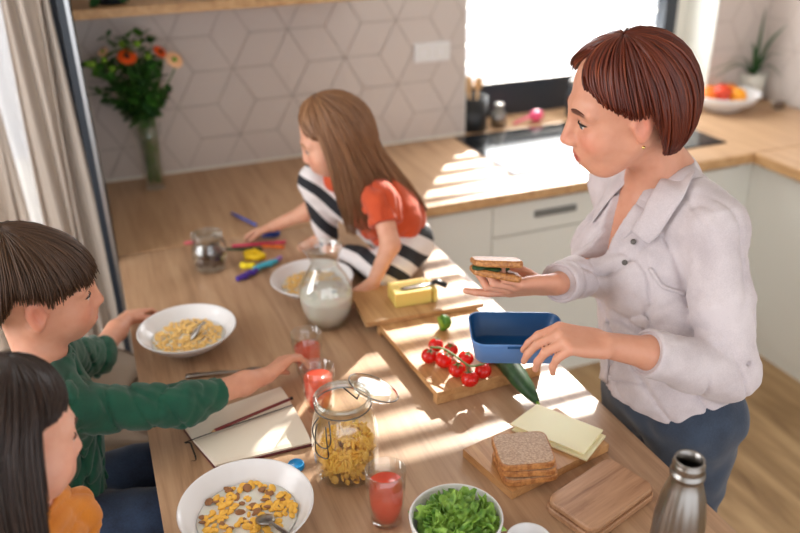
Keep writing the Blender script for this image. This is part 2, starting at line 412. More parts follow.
# end panel of the kitchen with its aluminium edge
struct('trim_1', (-.03, -.004, -.035, YW, 0, 2.3), M['dark'], .002)
struct('trim_2', (-.012, -.002, -.041, -.035, 0, 2.3), M['alu'])
# skirting under the units on the right is part of the units

# ------------------------------------------------------------------ curtains
def curtain(name, x0, x1, y, mat, amp, n, label, seed, h=2.3):
    bm = bmesh.new(); r = random.Random(seed); ph = [r.uniform(0, 6) for _ in range(4)]
    cols = []; S_ = 160
    for i in range(S_+1):
        u = i/S_; c = []
        for j in range(9):
            v = j/8; x = x0+(x1-x0)*u+.012*math.sin(7*v+9*u); yy = y+amp*(1+.25*v)*(math.sin(2*math.pi*n*u+ph[0]+.3*v)+.4*math.sin(2*math.pi*n*1.7*u+ph[1]+.5*v))
            c.append(bm.verts.new((x, yy, .03+h*(1-v))))
        cols.append(c)
    for a, b in zip(cols, cols[1:]):
        for j in range(8): bm.faces.new([a[j], a[j+1], b[j+1], b[j]])
    o = from_bm(name, bm, mat); md = o.modifiers.new('thick', 'SOLIDIFY'); md.thickness = .002
    return tag(o, label, 'curtain')
curtain('curtain', -.185, -.045, .28, M['drape'], .012, 4, 'beige floor length drape gathered beside the dark kitchen end panel', 2)
curtain('sheer_curtain', -1.5, -.12, .37, M['sheer'], .02, 11, 'thin white sheer curtain hanging over the bright terrace door', 4)
curtain('curtain', -.305, -.24, .28, M['drape'], .010, 2, 'narrow beige drape fold at the left edge, separated by a bright gap', 6)
curtain('curtain', -.98, -.37, .28, M['drape'], .022, 6, 'beige drape behind the heads of boy and dark haired girl, out to the left', 8)
tag(tubeo('curtain_rod', [V(-1.5, .32, 2.36), V(-.04, .32, 2.36)], .012, M['alu']), 'slim metal rod carrying the curtains of the terrace door', 'curtain rod')

# ------------------------------------------------------------------ furniture
WF = .0                                       # front of the back worktop
wt = empty('worktop', (1.5, .35, T-.04), label='oak coloured kitchen worktop running along the tiled back wall and round the corner', cat='worktop')
bm = bmesh.new(); box(bm, 0, 2.97, .004, YW, T-.038, T, .003); box(bm, WX0, WX1, YW, .885, T-.038, T)
from_bm('worktop_slab', bm, M['worktop'], wt, smooth=False)
bm = bmesh.new(); box(bm, 2.336, 2.97, -1.9, -.001, T-.038, T, .003); from_bm('worktop_slab', bm, M['worktop'], wt, smooth=False)
bxo('front_edge', (.9, 2.330, -.004, .003, T-.038, T-.001), M['oakedge'], wt, .001); bxo('front_edge', (2.328, 2.335, -1.9, -.004, T-.038, T-.001), M['oakedge'], wt, .001)
def unit(x0, x1, axis, label, drawers=False, handle=True, z0=.1, hx=None):
    def bb(a0, a1, d0, d1, zz0, zz1): return (a0, a1, d0, d1, zz0, zz1) if axis == 'x' else (2.336+.0+d0, 2.336+d1, a0, a1, zz0, zz1)
    c = ((x0+x1)/2, .34, 0) if axis == 'x' else (2.6, (x0+x1)/2, 0)
    u = empty('base_cabinet', c, label=label, cat='cabinet', group=None)
    g = .0015
    bxo('carcass', bb(x0+g, x1-g, .055, .62, .06, T-.045), M['white'], u); bxo('plinth', bb(x0+g, x1-g, .045, .065, 0, .06), M['white'], u)
    rows = [(.065, .40), (.405, .64), (.645, T-.06)] if drawers else [(.065, T-.06)]
    for a, b in rows:
        d = bxo('drawer_front' if drawers else 'cabinet_door', bb(x0+g, x1-g, .034, .054, a, b), M['white'], u, .0015)
        if handle and b > .7:
            mx_ = hx if hx is not None else (x0+x1)/2
            bxo('handle', bb(mx_-.085, mx_+.085, .026, .036, b-.062, b-.038), M['handle'], d, .001)
    return u
unit(.96, 1.235, 'x', 'narrow white base cabinet behind the rust T-shirt girl at the table end', handle=False)
unit(1.235, 1.83, 'x', 'white drawer cabinet with one grey bar handle beside the woman', drawers=True, hx=1.485)
unit(1.83, 2.3, 'x', 'white base cabinet in the corner behind the woman in the shirt', handle=False)
unit(-.62, -.004, 'y', 'white base cabinet under the right worktop nearest the inner corner', handle=False)
unit(-1.25, -.622, 'y', 'white base cabinet under the right worktop at the picture edge', handle=False)
unit(-1.88, -1.252, 'y', 'white base cabinet on the right, out beyond the picture edge', handle=False)
bxo('filler_panel', (2.3, 2.372, .036, .06, 0, T-.045), M['white'], bpy.data.objects['base_cabinet.002']); bxo('filler_panel', (2.372, 2.39, -.004, .05, 0, T-.045), M['white'], bpy.data.objects['base_cabinet.003'])
# table
TW = .874
tb = empty('dining_table', (.44, -.85, 0), label='long oak table joined to the worktop and set with food', cat='table')
bm = bmesh.new(); box(bm, 0, TW, -1.98, -.003, T-.036, T, .003); from_bm('tabletop', bm, M['table'], tb, smooth=False)
for x in (.0, TW-.05):
    bxo('leg', (x+.02, x+.07-.04+.02, -1.94, -1.86, 0, T-.036), M['dark'], tb, .003)
bxo('side_panel', (.2, .70, -.06, -.03, 0, T-.036), M['white'], tb)
# hob
hob = bxo('induction_hob', (1.375, 2.325, .145, .655, T+.0005, T+.006), M['hob'], bev=.002); tag(hob, 'wide black glass hob in the worktop by the window', 'hob')
# shelf above the tiles
sz = 1.432
sh = bxo('wall_shelf', (-.0, .95, .36, YW-.002, sz, sz+.028), M['oakedge'], bev=.002); tag(sh, 'oak wall shelf across the top left above the tiles', 'shelf')
# socket
so = empty('power_socket', (1.285, YW-.004, 1.17), label='white double power socket on the tiles left of the window', cat='socket')
bxo('socket_plate', (1.207, 1.361, YW-.014, YW-.002, 1.137, 1.212), M['porcelain'], so, .004)
for x in (1.247, 1.322):
    bm = bmesh.new(); lathe(bm, [(.0, -.004), (.021, -.004), (.023, .003), (.026, .003), (.026, 0)], 28); bmesh.ops.transform(bm, matrix=Matrix.Translation((x, YW-.014, 1.175)) @ Matrix.Rotation(math.pi/2, 4, 'X'), verts=bm.verts); from_bm('socket_insert', bm, M['white'], so)
# shell chair
def chair(x, y, rz, label, zs=.58, zb=.76):
    c = empty('shell_chair', (x, y, 0), rz, label=label, cat='chair', group='taupe shell chairs along the left side of the table')
    bm = bmesh.new(); nU, nV = 28, 12; g = []
    for i in range(nU+1):                      # tub shell: seat disc with a curved back
        a = math.radians(-125+250*i/nU)+math.pi; row = []
        for j in range(nV+1):
            v = j/nV
            if v < .5: r = .22*(v/.5); zz = zs-.02*(1-(v/.5)**2)
            else:
                t = (v-.5)/.5; back = max(0, math.cos((a-math.pi)*.72)); r = .22+.03*math.sin(t*1.5); zz = zs+t*(zb-zs)*back
            row.append(bm.verts.new((r*math.cos(a), r*.95*math.sin(a), zz)))
        g.append(row)
    for p, q in zip(g, g[1:]):
        for j in range(nV): bm.faces.new([p[j], p[j+1], q[j+1], q[j]])
    bmesh.ops.remove_doubles(bm, verts=bm.verts, dist=.0005)
    s = from_bm('seat_shell', bm, M['sole'], c, local=True); md = s.modifiers.new('t', 'SOLIDIFY'); md.thickness = .016
    bm = bmesh.new(); lathe(bm, [(0, zs-.04), (.19, zs-.035), (.2, zs-.015), (.19, zs-.002), (0, zs-.002)], 32); from_bm('seat_cushion', bm, M['sole'], c, local=True)
    for sx in (-1, 1):
        for sy in (-1, 1): tubeo('leg', [V(.13*sx, .13*sy, zs-.04), V(.2*sx, .2*sy, 0)], [.014, .009], M['black'], None).parent = c
    return c
chair(-.10, -.42, 0, 'empty taupe shell chair between curtain and table, beyond the boy')
chair(-.20, -.93, 0, 'taupe shell chair the boy in the green shirt sits on', .60, .78)
chair(-.23, -1.48, 0, 'taupe shell chair at lower left under the girl in mustard')

# ================================================================== THINGS ON THE WORKTOP
Z = T+.0008
def scatter_disc(cx, cy, R, n, seed):
    r = random.Random(seed); out = []
    for _ in range(n):
        a = r.uniform(0, 6.283); q = R*math.sqrt(r.random()); out.append((cx+q*math.cos(a), cy+q*math.sin(a)))
    return out
def cereal_bowl(x, y, R, h, label, seed, fill=.6, nfl=150, mash=False, spoon=None):
    b = empty('cereal_bowl', (x, y, Z), label=label, cat='bowl', group=None)
    bm = bmesh.new()
    pr = [(0, .004), (.03, .004), (.036, 0), (.044, .0), (.045, .006), (.06, .011), (.083, .024), (.1, .042), (R/.0 if False else R, h), (R-.0035, h+.001), (R-.008, h-.004), (.09, .036), (.07, .022), (.05, .013), (0, .011)]
    pr = [(0, .004), (R*.3, .004), (R*.34, 0), (R*.42, 0), (R*.44, .006), (R*.6, h*.22), (R*.8, h*.52), (R*.93, h*.82), (R, h-.001), (R-.001, h+.001), (R-.0035, h), (R*.9, h*.8), (R*.76, h*.5), (R*.57, h*.25), (R*.4, h*.16), (0, h*.15)]
    lathe(bm, pr, 64); from_bm('bowl_body', bm, M['porcelain'], b, local=True)
    zf = h*.5; rf = R*.745
    bm = bmesh.new(); lathe(bm, [(0, h*.2), (R*.5, h*.28), (rf, zf), (rf-.002, zf+.0012), (rf*.5, zf+.0005), (0, zf+.0008)], 48); from_bm('milk', bm, M['milk'], b, local=True)
    r = random.Random(seed); bm = bmesh.new()
    for k, (px, py) in enumerate(scatter_disc(0, 0, rf-.006, nfl, seed)):
        s = r.uniform(.0045, .0085)*(1.15 if not mash else .8); rot = Euler((r.uniform(-.5, .5), r.uniform(-.5, .5), r.uniform(0, 6.28))).to_matrix()
        blob(bm, (px, py, zf+.0018+r.uniform(0, .003)), s, 7, (1, r.uniform(.6, .95), .34), 1 if (r.random() < .22 and not mash) else 0, rot)
    fl = from_bm('corn_flakes', bm, [M['mushy'] if mash else M['flake'], M['flakebrown']], b, local=True); fl['kind'] = 'stuff'
    return b
def spoon(p0, p1, label, bowl_end=None, wd=.0045):
    p0, p1 = np.array(p0), np.array(p1); d = nrm(p1-p0); up = V(0, 0, 1)
    g = empty('spoon', p0, label=label, cat='spoon'); Lh = np.linalg.norm(p1-p0)
    bm = bmesh.new(); tube(bm, [p0+d*Lh*t+up*.004*math.sin(t*3.1) for t in np.linspace(0, .8, 12)], [wd*1.3]*3+[wd]*5+[wd*.7]*4, 10, flat=.35); from_bm('handle', bm, M['steel'], g)
    bm = bmesh.new(); blob(bm, p0+d*Lh*.9, .023, 18, (1.15, .72, .25), 0, Matrix(((d[0], -d[1], 0), (d[1], d[0], 0), (d[2], 0, 1)))); from_bm('spoon_bowl', bm, M['steel'], g)
    return g
c1 = at(187, 328, T+.05); B1 = cereal_bowl(c1[0], c1[1], .112, .052, 'white cereal bowl with mushy flakes in front of the boy in green', 3, nfl=420, mash=True)
c2 = at(246, 503, T+.056); B2 = cereal_bowl(c2[0], c2[1], .111, .056, 'white bowl of corn flakes in milk in front of the dark haired girl', 5, nfl=190)
c3 = at(312, 277, T+.045); B3 = cereal_bowl(c3[0], c3[1], .108, .046, 'white bowl of flakes behind the milk jug, by the girl seated on the table', 8, nfl=300, mash=True)
spoon(at(205, 322, T+.062), V(c1[0]+.01, c1[1]-.01, T+.034), 'metal spoon sunk in the bowl of the boy in green')
spoon(at(300, 545, T+.10), V(c2[0]+.02, c2[1]-.02, T+.036), 'steel spoon dipped in the corn flakes bowl nearest the camera')
spoon(at(186, 376, Z+.004), at(262, 371, Z+.004), 'pale spoon lying on the table under the sleeve of the boy', wd=.006)

def tumbler(x, y, h, r, lv, label, seed=1):
    g = empty('tumbler', (x, y, Z), label=label, cat='glass', group=None)
    bm = bmesh.new(); lathe(bm, [(0, 0), (r*.78, 0), (r*.82, .002), (r*.9, h*.4), (r, h), (r-.0008, h+.0008), (r-.0022, h), (r*.9-.0022, h*.4), (r*.8-.002, .008), (0, .007)], 48); from_bm('glass_wall', bm, M['glass'], g, local=True)
    bm = bmesh.new(); rl = r*(.82+.18*lv)-.0028; lathe(bm, [(0, .0085), (r*.8-.003, .0095), (r*.9-.0032, h*.4), (rl, h*lv), (0, h*lv)], 48); from_bm('juice', bm, M['juice'], g, local=True)
    return g
g1 = at(387, 519); tumbler(g1[0], g1[1], hz(g1[0], g1[1], 470)-T, .034, .72, 'tumbler of pink juice in front of the big jar, lowest in the picture')
g2 = at(320, 407); tumbler(g2[0], g2[1], hz(g2[0], g2[1], 367)-T, .034, .74, 'tumbler of pink juice between the big jar and the hand of the boy')
g3 = at(309, 370); tumbler(g3[0], g3[1], hz(g3[0], g3[1], 333)-T, .034, .62, 'tumbler of pink juice held by the boy in green')

# milk jug
mj = at(328, 322); H = hz(mj[0], mj[1], 246)-T
j = empty('milk_jug', (mj[0], mj[1], Z), label='round clear glass jug half full of milk beside the seated girl', cat='jug')
po = [(.0, .0), (.045, .0), (.052, .004), (.062, H*.2), (.0665, H*.36), (.063, H*.5), (.050, H*.63), (.036, H*.73), (.032, H*.78), (.035, H*.86), (.045, H*.97), (.048, H)]
pin = [(r-.0025, z) for r, z in po[3:]][::-1]+[(.048, .009), (0, .008)]
bm = bmesh.new(); lathe(bm, po+[(.0475, H+.001)]+pin, 64)
for v in bm.verts:                             # pouring lip towards the right
    if v.co.z > H*.8:
        k = (v.co.z/H-.8)/.2; a = math.atan2(v.co.y, v.co.x)
        v.co.x += .012*k*k*max(0, math.cos(a-2.6))**6*math.cos(2.6); v.co.y += .012*k*k*max(0, math.cos(a-2.6))**6*math.sin(2.6)
from_bm('glass_wall', bm, M['glass'], j, local=True)
bm = bmesh.new(); lathe(bm, [(0, .009), (.047, .010), (.0585, H*.2), (.0632, H*.34), (.0632, H*.4), (0, H*.4)], 48); from_bm('milk', bm, M['milk'], j, local=True)

# big clip jar with flakes
jb = at(347, 472); HJ = hz(jb[0], jb[1], 396)-T
J = empty('clip_jar', (jb[0], jb[1], Z), label='large open clip top jar part filled with corn flakes', cat='jar')
rj = .0575; RO = .048
po = [(0, 0), (rj*.8, 0), (rj*.9, .004), (rj, .02), (rj+.002, HJ*.45), (rj, HJ*.62), (rj*.93, HJ*.76), (RO-.002, HJ*.87), (RO-.002, HJ*.93), (RO+.001, HJ*.95), (RO+.001, HJ)]
bm = bmesh.new(); lathe(bm, po+[(RO-.002, HJ+.001)]+[(r-.0035, z) for r, z in po[3:]][::-1]+[(rj*.78, .007), (0, .006)], 64); from_bm('glass_wall', bm, M['glass'], J, local=True)
r = random.Random(5); bm = bmesh.new()
for k in range(760):
    a = r.uniform(0, 6.283); zz = r.uniform(.012, HJ*.5); q = (rj-.0085)*math.sqrt(r.uniform(.3 if k % 3 else 0, 1)); zz = zz if k % 3 else HJ*.42; zt_ = HJ*.46*(1-.25*((q/rj)**2))+.014*math.sin(a+1)
    if zz > zt_: zz = zt_-r.uniform(0, .01)
    blob(bm, (q*math.cos(a), q*math.sin(a), max(zz, .014)), r.uniform(.0055, .0092), 7, (1, r.uniform(.6, .9), .3), 0, Euler((r.uniform(0, 6), r.uniform(0, 6), r.uniform(0, 6))).to_matrix())
blob(bm, (0, 0, HJ*.16), .03, 16, (1, 1, .7))
tag(from_bm('corn_flakes', bm, M['flake'], J, local=True), kind='stuff')
bm = bmesh.new(); tube(bm, [V(RO*math.cos(a), RO*math.sin(a), HJ*.975) for a in np.linspace(0, 6.283, 48)], .0042, 10); from_bm('rim', bm, M['glass'], J, local=True)
bm = bmesh.new(); tube(bm, [V((RO+.0015)*math.cos(a), (RO+.0015)*math.sin(a), HJ*.9) for a in np.linspace(0, 6.283, 40)], .0012, 6); from_bm('neck_wire', bm, M['wire'], J, local=True)
cl_d = nrm(V(-.35, -.95, 0)); cl_s = np.cross(V(0, 0, 1), cl_d)          # side where the clasp hangs
cd = nrm((-CF*.86-CR*.5)*V(1, 1, 0)); cs = np.cross(V(0, 0, 1), cd)
def cj(s_, z_, o_=0): return cd*(rj+.004+o_)+cs*s_+V(0, 0, z_)
bm = bmesh.new()
tube(bm, cat_mull([cj(-.012, HJ*.9, -.008), cj(-.02, HJ*.78, 0), cj(-.016, HJ*.66, .002), cj(-.006, HJ*.6, .003), cj(.008, HJ*.6, .003), cj(.018, HJ*.68, .002), cj(.018, HJ*.8, 0), cj(.010, HJ*.9, -.008)], 6), .0013, 6)
tube(bm, cat_mull([cj(-.009, HJ*.86, 0), cj(-.012, HJ*.72, .004), cj(-.012, HJ*.5, .004), cj(.012, HJ*.49, .004), cj(.012, HJ*.72, .004), cj(.009, HJ*.86, 0)], 6), .0012, 6)
from_bm('wire_clasp', bm, M['wire'], J, local=True)
ld = nrm((at(395, 395)-at(350, 390))*V(1, 1, 0)); hp = ld*(RO+.006)+V(0, 0, HJ*.93)   # lid swung open on its hinge
Ml = Matrix.Translation(Vector(hp+ld*.03+V(0, 0, -.022))) @ frame_m if False else None
lf = nrm(CR*.92-CU*.39); ln = nrm(CU*.92+CR*.39-CF*.26); ls = np.cross(ln, lf); lc = pk(373, 389, float(V(jb[0]-CAM[0], jb[1]-CAM[1], T+HJ-CAM[2])@CF)+.05)
Ml = Matrix(((lf[0], ls[0], ln[0], lc[0]-jb[0]), (lf[1], ls[1], ln[1], lc[1]-jb[1]), (lf[2], ls[2], ln[2], lc[2]-Z), (0, 0, 0, 1)))
bm = bmesh.new(); lathe(bm, [(0, -.004), (.030, -.004), (.034, -.006), (.040, -.006), (.042, 0), (.046, .001), (.046, .005), (.03, .006), (0, .005)], 48, Mx=Ml)
ldo = from_bm('jar_lid', bm, glass('lid_glass', (.93, .95, .94), 1.0, 1.25), J, local=True)
bm = bmesh.new(); tube(bm, [(Ml @ Vector((.0475*math.cos(a), .0475*math.sin(a), .003)))[:] for a in np.linspace(0, 6.283, 36)], .0012, 6); tube(bm, [V(*(Ml @ Vector((-.02, -.042, 0)))), V(*(Ml @ Vector((-.02, -.052, -.006)))), nrm(V(.3, .95, 0))*(RO+.002)+V(0, 0, HJ*.9)], .0014, 6); from_bm('lid_wire', bm, M['wire'], ldo, local=True)

# small clip jar by the clay
sj = at(211, 268); HS = hz(sj[0], sj[1], 236)-T
S_ = empty('clip_jar', (sj[0], sj[1], Z), label='small clip jar with brown nuts at the far end of the table', cat='jar')
bm = bmesh.new(); po = [(0, 0), (.038, 0), (.046, .006), (.049, HS*.4), (.046, HS*.68), (.037, HS*.82), (.037, HS*.9), (.041, HS*.92), (.041, HS)]; lathe(bm, po+[(.037, HS)]+[(r_-.003, z) for r_, z in po[2:-2]][::-1]+[(0, .005)], 48); from_bm('glass_wall', bm, M['glass'], S_, local=True)
bm = bmesh.new(); r = random.Random(9)
for k in range(90): a = r.uniform(0, 6.28); q = .036*math.sqrt(r.random()); blob(bm, (q*math.cos(a), q*math.sin(a), r.uniform(.014, HS*.55)), .0085, 7, (1.2, .8, .8), 0, Euler((r.uniform(0, 6), 0, r.uniform(0, 6))).to_matrix())
tag(from_bm('nuts', bm, M['soil'], S_, local=True), kind='stuff')
bm = bmesh.new(); q = .05; sdx = nrm((at(222, 262)-sj)*V(1, 1, 0)); sdy = np.cross(V(0, 0, 1), sdx)
tube(bm, cat_mull([sdx*.04+sdy*-.012+V(0, 0, HS*.86), sdx*q+sdy*-.014+V(0, 0, HS*.6), sdx*(q+.002)+sdy*-.008+V(0, 0, HS*.35), sdx*(q+.002)+sdy*.008+V(0, 0, HS*.35), sdx*q+sdy*.014+V(0, 0, HS*.6), sdx*.04+sdy*.012+V(0, 0, HS*.86)], 6), .0022, 6)
tube(bm, [V(.0385*math.cos(a), .0385*math.sin(a), HS*.86) for a in np.linspace(0, 6.283, 36)], .0014, 6); from_bm('wire_clasp', bm, M['wire'], S_, local=True)
bm = bmesh.new(); lathe(bm, [(0, HS+.002), (.036, HS+.002), (.043, HS+.004), (.043, HS+.009), (.03, HS+.013), (0, HS+.014)], 40); from_bm('jar_lid', bm, M['glass'], S_, local=True)

# ------------------------------------------------------------------ notebook
n0, n1, n2, n3 = at(178, 424), at(215, 470), at(314, 446), at(281, 388)
e1 = nrm(n1-n0); 
nb = empty('notebook', (n0+n2)/2, label='open notebook with blank cream pages and burgundy cover beneath the arm of the boy', cat='notebook')
ga, gb = n0+(n1-n0)*.46, n3+(n2-n3)*.40     # gutter
def quadslab(name, P, z0, z1, mat, parent, rise=None):
    bm = bmesh.new(); a, b, c, d = [np.array(p) for p in P]; G = 14; top = []
    for i in range(G+1):
        row = []
        for k in range(G+1):
            u, v_ = i/G, k/G; p = (a*(1-u)+b*u)*(1-v_)+(d*(1-u)+c*u)*v_; hgt = z1+(rise(u) if rise else 0); row.append((bm.verts.new((p[0], p[1], hgt)), bm.verts.new((p[0], p[1], z0))))
        top.append(row)
    for i in range(G):
        for k in range(G):
            bm.faces.new([top[i][k][0], top[i+1][k][0], top[i+1][k+1][0], top[i][k+1][0]]); bm.faces.new([top[i][k][1], top[i][k+1][1], top[i+1][k+1][1], top[i+1][k][1]])
    for i in range(G):
        for k in (0, G): bm.faces.new([top[i][k][0], top[i][k][1], top[i+1][k][1], top[i+1][k][0]])
    for k in range(G):
        for i in (0, G): bm.faces.new([top[i][k][0], top[i][k+1][0], top[i][k+1][1], top[i][k][1]])
    return from_bm(name, bm, mat, parent, smooth=False)
quadslab('cover', [n0, n1, n2, n3], Z, Z+.003, M['cover'], nb)
iN = lambda p, q, t: p+(q-p)*t
quadslab('page_block', [iN(n0, n3, .015)+e1*.004, ga, gb, iN(n3, n0, .015)+e1*.004], Z+.0032, Z+.006, M['page'], nb, lambda u: .005*math.sin(min(1, u*1.0)*math.pi)**.6*(1 if u < 1 else 0))
quadslab('page_block', [ga, iN(n1, n2, .015)-e1*.004, iN(n2, n1, .015)-e1*.004, gb], Z+.0032, Z+.007, M['page'], nb, lambda u: .006*math.sin((1-u)*math.pi)**.5 if 0 < u < 1 else 0)
tubeo('ribbon_marker', cat_mull([gb+V(0, 0, .012), ga+V(0, 0, .012), ga-nrm(gb-ga)*.006+V(0, 0, .004), at(196, 459, Z+.002), at(191, 461, Z+.002)], 5), .0016, M['ribbon'], nb, 6, flat=.3)
pz = Z+.019; p0, p1 = at(211, 432, pz), at(290, 399, pz); dd = nrm(p1-p0)
pc = empty('pencil', p0, label='thin dark red pencil lying across the open notebook', cat='pencil')
tubeo('pencil_shaft', [p0+dd*.008, p1], .0032, M['pencil'], pc, 6); bm = bmesh.new(); tube(bm, [p0, p0+dd*.008], [.0004, .003], 6); from_bm('pencil_tip', bm, M['woodspoon'], pc)
tubeo('eraser_band', [p1, p1+dd*.006], .0034, M['ribbon'], pc, 8)
cp = at(296, 465, Z+.006); bm = bmesh.new(); lathe(bm, [(0, 0), (.014, 0), (.0155, .002), (.0155, .008), (.014, .010), (.012, .010), (.0115, .0085), (0, .0085)], 32)
tag(from_bm('bottle_cap', bm, M['cap'], loc=(cp[0], cp[1], Z)), 'small bright blue plastic cap between notebook and big jar', 'bottle cap')

# ------------------------------------------------------------------ boards
zB = T+.030                                    # top of the tray board
b0, b1, b2 = at(377, 322, zB), at(437, 393, zB), at(541, 364, zB); b3 = b0+(b2-b1)*.98
tray = empty('serving_board', b1, label='wooden board on two foot strips carrying the vine tomatoes and lime', cat='cutting board')
quadslab('board_top', [b0, b1, b2, b3], zB-.014, zB, M['board'], tray)
ax = nrm(b2-b1); ay = nrm(b0-b1)
quadslab('foot_strip', [b1+ay*.018, b1, b2, b2+ay*.018], Z, zB-.0145, M['board'], tray); quadslab('foot_strip', [b0, b0-ay*.018, b3-ay*.018, b3], Z, zB-.0145, M['board'], tray)
zA = zB+.001+.012
a0, a1, a2 = at(357, 306, zA), at(366, 323, zA), at(484, 303, zA); aa = nrm(a2-a1); ab = nrm(a0-a1)
a3 = a2+ab*.17; a0 = a1+ab*.17
ba = empty('cutting_board', a1, label='thin pale board carrying butter, resting on the far edge of the tomato board', cat='cutting board')
quadslab('board_plate', [a0, a1, a2, a3], zB+.001, zA, M['oakedge'], ba)
# butter with knife
bt = at(415, 300, zA); yb = math.atan2(aa[1], aa[0])
bu = empty('butter_block', (bt[0], bt[1], zA), yb, label='yellow block of butter on the pale board', cat='butter')
bm = bmesh.new(); box(bm, -.058, .035, -.026, .040, .0005, .038, .003); from_bm('block', bm, M['butter'], bu, smooth=False, local=True)
bm = bmesh.new(); box(bm, .039, .050, -.026, .038, .0005, .034, .002); from_bm('butter_slice', bm, M['butter'], bu, smooth=False, local=True)
kn = empty('table_knife', at(436, 288, zA+.042), label='knife with a black handle lying on the butter', cat='knife')
kp0, kp1, kp2 = at(400, 289, zA+.041), at(432, 283, zA+.041), at(441, 291, zA+.03); kd = nrm(kp1-kp0)
bm = bmesh.new(); tube(bm, [kp0, kp0+kd*.01, kp0+kd*.05, kp1], [.002, .008, .009, .006], 8, flat=.12); from_bm('blade', bm, M['steel'], kn)
tubeo('handle', [kp1, kp1+kd*.012+V(0, 0, .002), kp1+kd*.03+V(0, -.02, -.004)], [.006, .0075, .0075], M['black'], kn)
# lime half
lm = at(443, 325, zB+.012); bm = bmesh.new(); blob(bm, (0, 0, 0), .021, 20, (1, .8, .9))
bmesh.ops.bisect_plane(bm, geom=bm.verts[:]+bm.edges[:]+bm.faces[:], plane_co=(-.004, 0, 0), plane_no=(-1, 0, .2), clear_outer=True)
lmo = empty('lime_half', (lm[0], lm[1], zB+.018), 0, label='cut piece of green lime on the tomato board', cat='lime')
bmesh.ops.holes_fill(bm, edges=[e for e in bm.edges if e.is_boundary]); from_bm('lime_rind', bm, pri('lime_rind', (84, 144, 40), .4), lmo, local=True)
bm = bmesh.new(); lathe(bm, [(0, .0), (.0165, 0), (.0165, .0012), (0, .0016)], 24); bmesh.ops.transform(bm, matrix=Matrix.Translation((-.0048, 0, 0)) @ Matrix.Rotation(-math.pi/2-.2, 4, 'Y'), verts=bm.verts); from_bm('lime_flesh', bm, M['leaflime'], lmo, local=True)
# cucumber
q0, q1 = at(492, 345, zB+.022), at(537, 402, T+.026); qd = q1-q0
cu = empty('cucumber', (q0+q1)/2, label='dark green cucumber lying over the board edge under the blue box', cat='cucumber')
P = [q0+qd*t+V(0, 0, .0)*1 for t in np.linspace(-.25, 1, 14)]; P = [p+V(0, 0, .004*math.sin(math.pi*i/13)) for i, p in enumerate(P)]
bm = bmesh.new(); tube(bm, P, [.008, .017]+[.0215]*6+[.021, .0205, .0185, .016, .012, .006], 20); from_bm('cucumber_body', bm, M['cuke'], cu)
tubeo('stem_end', [P[-1], P[-1]+nrm(qd)*.006], .003, M['leaflime'], cu)
# tomatoes
tom = [(430, 355), (436, 342), (444, 359), (452, 349), (458, 367), (468, 356), (471, 377), (484, 365), (480, 372)]
tspots = [(429, 356, .0175), (436, 345, .017), (443, 360, .0185), (451, 350, .0165), (457, 369, .0185), (466, 358, .017), (470, 379, .0185), (483, 371, .018), (486, 357, .017)]
tproto = None; vpts = []
tl_ = ['red tomato at the left tip of the vine', 'red tomato at the far left of the vine, beside the lime', 'red tomato second from the left in the near row', 'small red tomato in the middle of the far row', 'red tomato in the middle of the near row', 'red tomato right of the middle in the far row', 'red tomato nearest the camera on the board', 'red tomato at the right end of the near row', 'red tomato half hidden under the blue box']
tpos = []
for k, (px, py, r_) in enumerate(tspots):
    c = at(px, py, zB+r_); c = V(c[0], c[1], zB+r_)
    for o_, ro in tpos:                        # keep neighbours from sinking into one another
        dv = (c-o_)*V(1, 1, 0); dl = np.linalg.norm(dv)
        if dl < (r_+ro)*.99: c = c+dv/dl*((r_+ro)*.99-dl)
    tpos.append((c, r_))
for k, (c, r_) in enumerate(tpos):
    if tproto is None:
        t_ = empty('tomato', (0, 0, 0), label='x', cat='tomato', group='tomatoes on the vine')
        bm = bmesh.new(); blob(bm, (0, 0, 0), 1, 26, (1, 1, .9))
        for v in bm.verts:
            rr = math.hypot(v.co.x, v.co.y)
            if v.co.z > 0: v.co.z -= .22*math.exp(-(rr/.28)**2)
        from_bm('tomato_body', bm, M['tomato'], t_, local=True)
        bm = bmesh.new()
        for q in range(5): a = q*1.256; tube(bm, [V(0, 0, .72), V(.25*math.cos(a), .25*math.sin(a), .84), V(.55*math.cos(a), .55*math.sin(a), .86), V(.7*math.cos(a), .7*math.sin(a), .95)], [.09, .09, .06, .01], 6, flat=.4)
        tube(bm, [V(0, 0, .7), V(.05, 0, 1.0), V(.16, .05, 1.22)], [.06, .05, .06], 6); from_bm('calyx', bm, M['vine'], t_, local=True)
        tproto = t_; to = t_
    else: to = copy_tree(tproto)
    to.scale = (r_,)*3; to.location = c; to.rotation_euler = (rng.uniform(-.5, .1), rng.uniform(-.3, .3), rng.uniform(0, 6)); to['label'] = tl_[k]
vz = zB+.041
tag(tubeo('tomato_vine', cat_mull([at(430, 347, vz), at(444, 349, vz+.002), at(458, 358, vz), at(470, 366, vz+.002), at(484, 364, vz-.002)], 6), .0022, M['vine']), 'green vine stalk running between the two rows of tomatoes', 'vine')

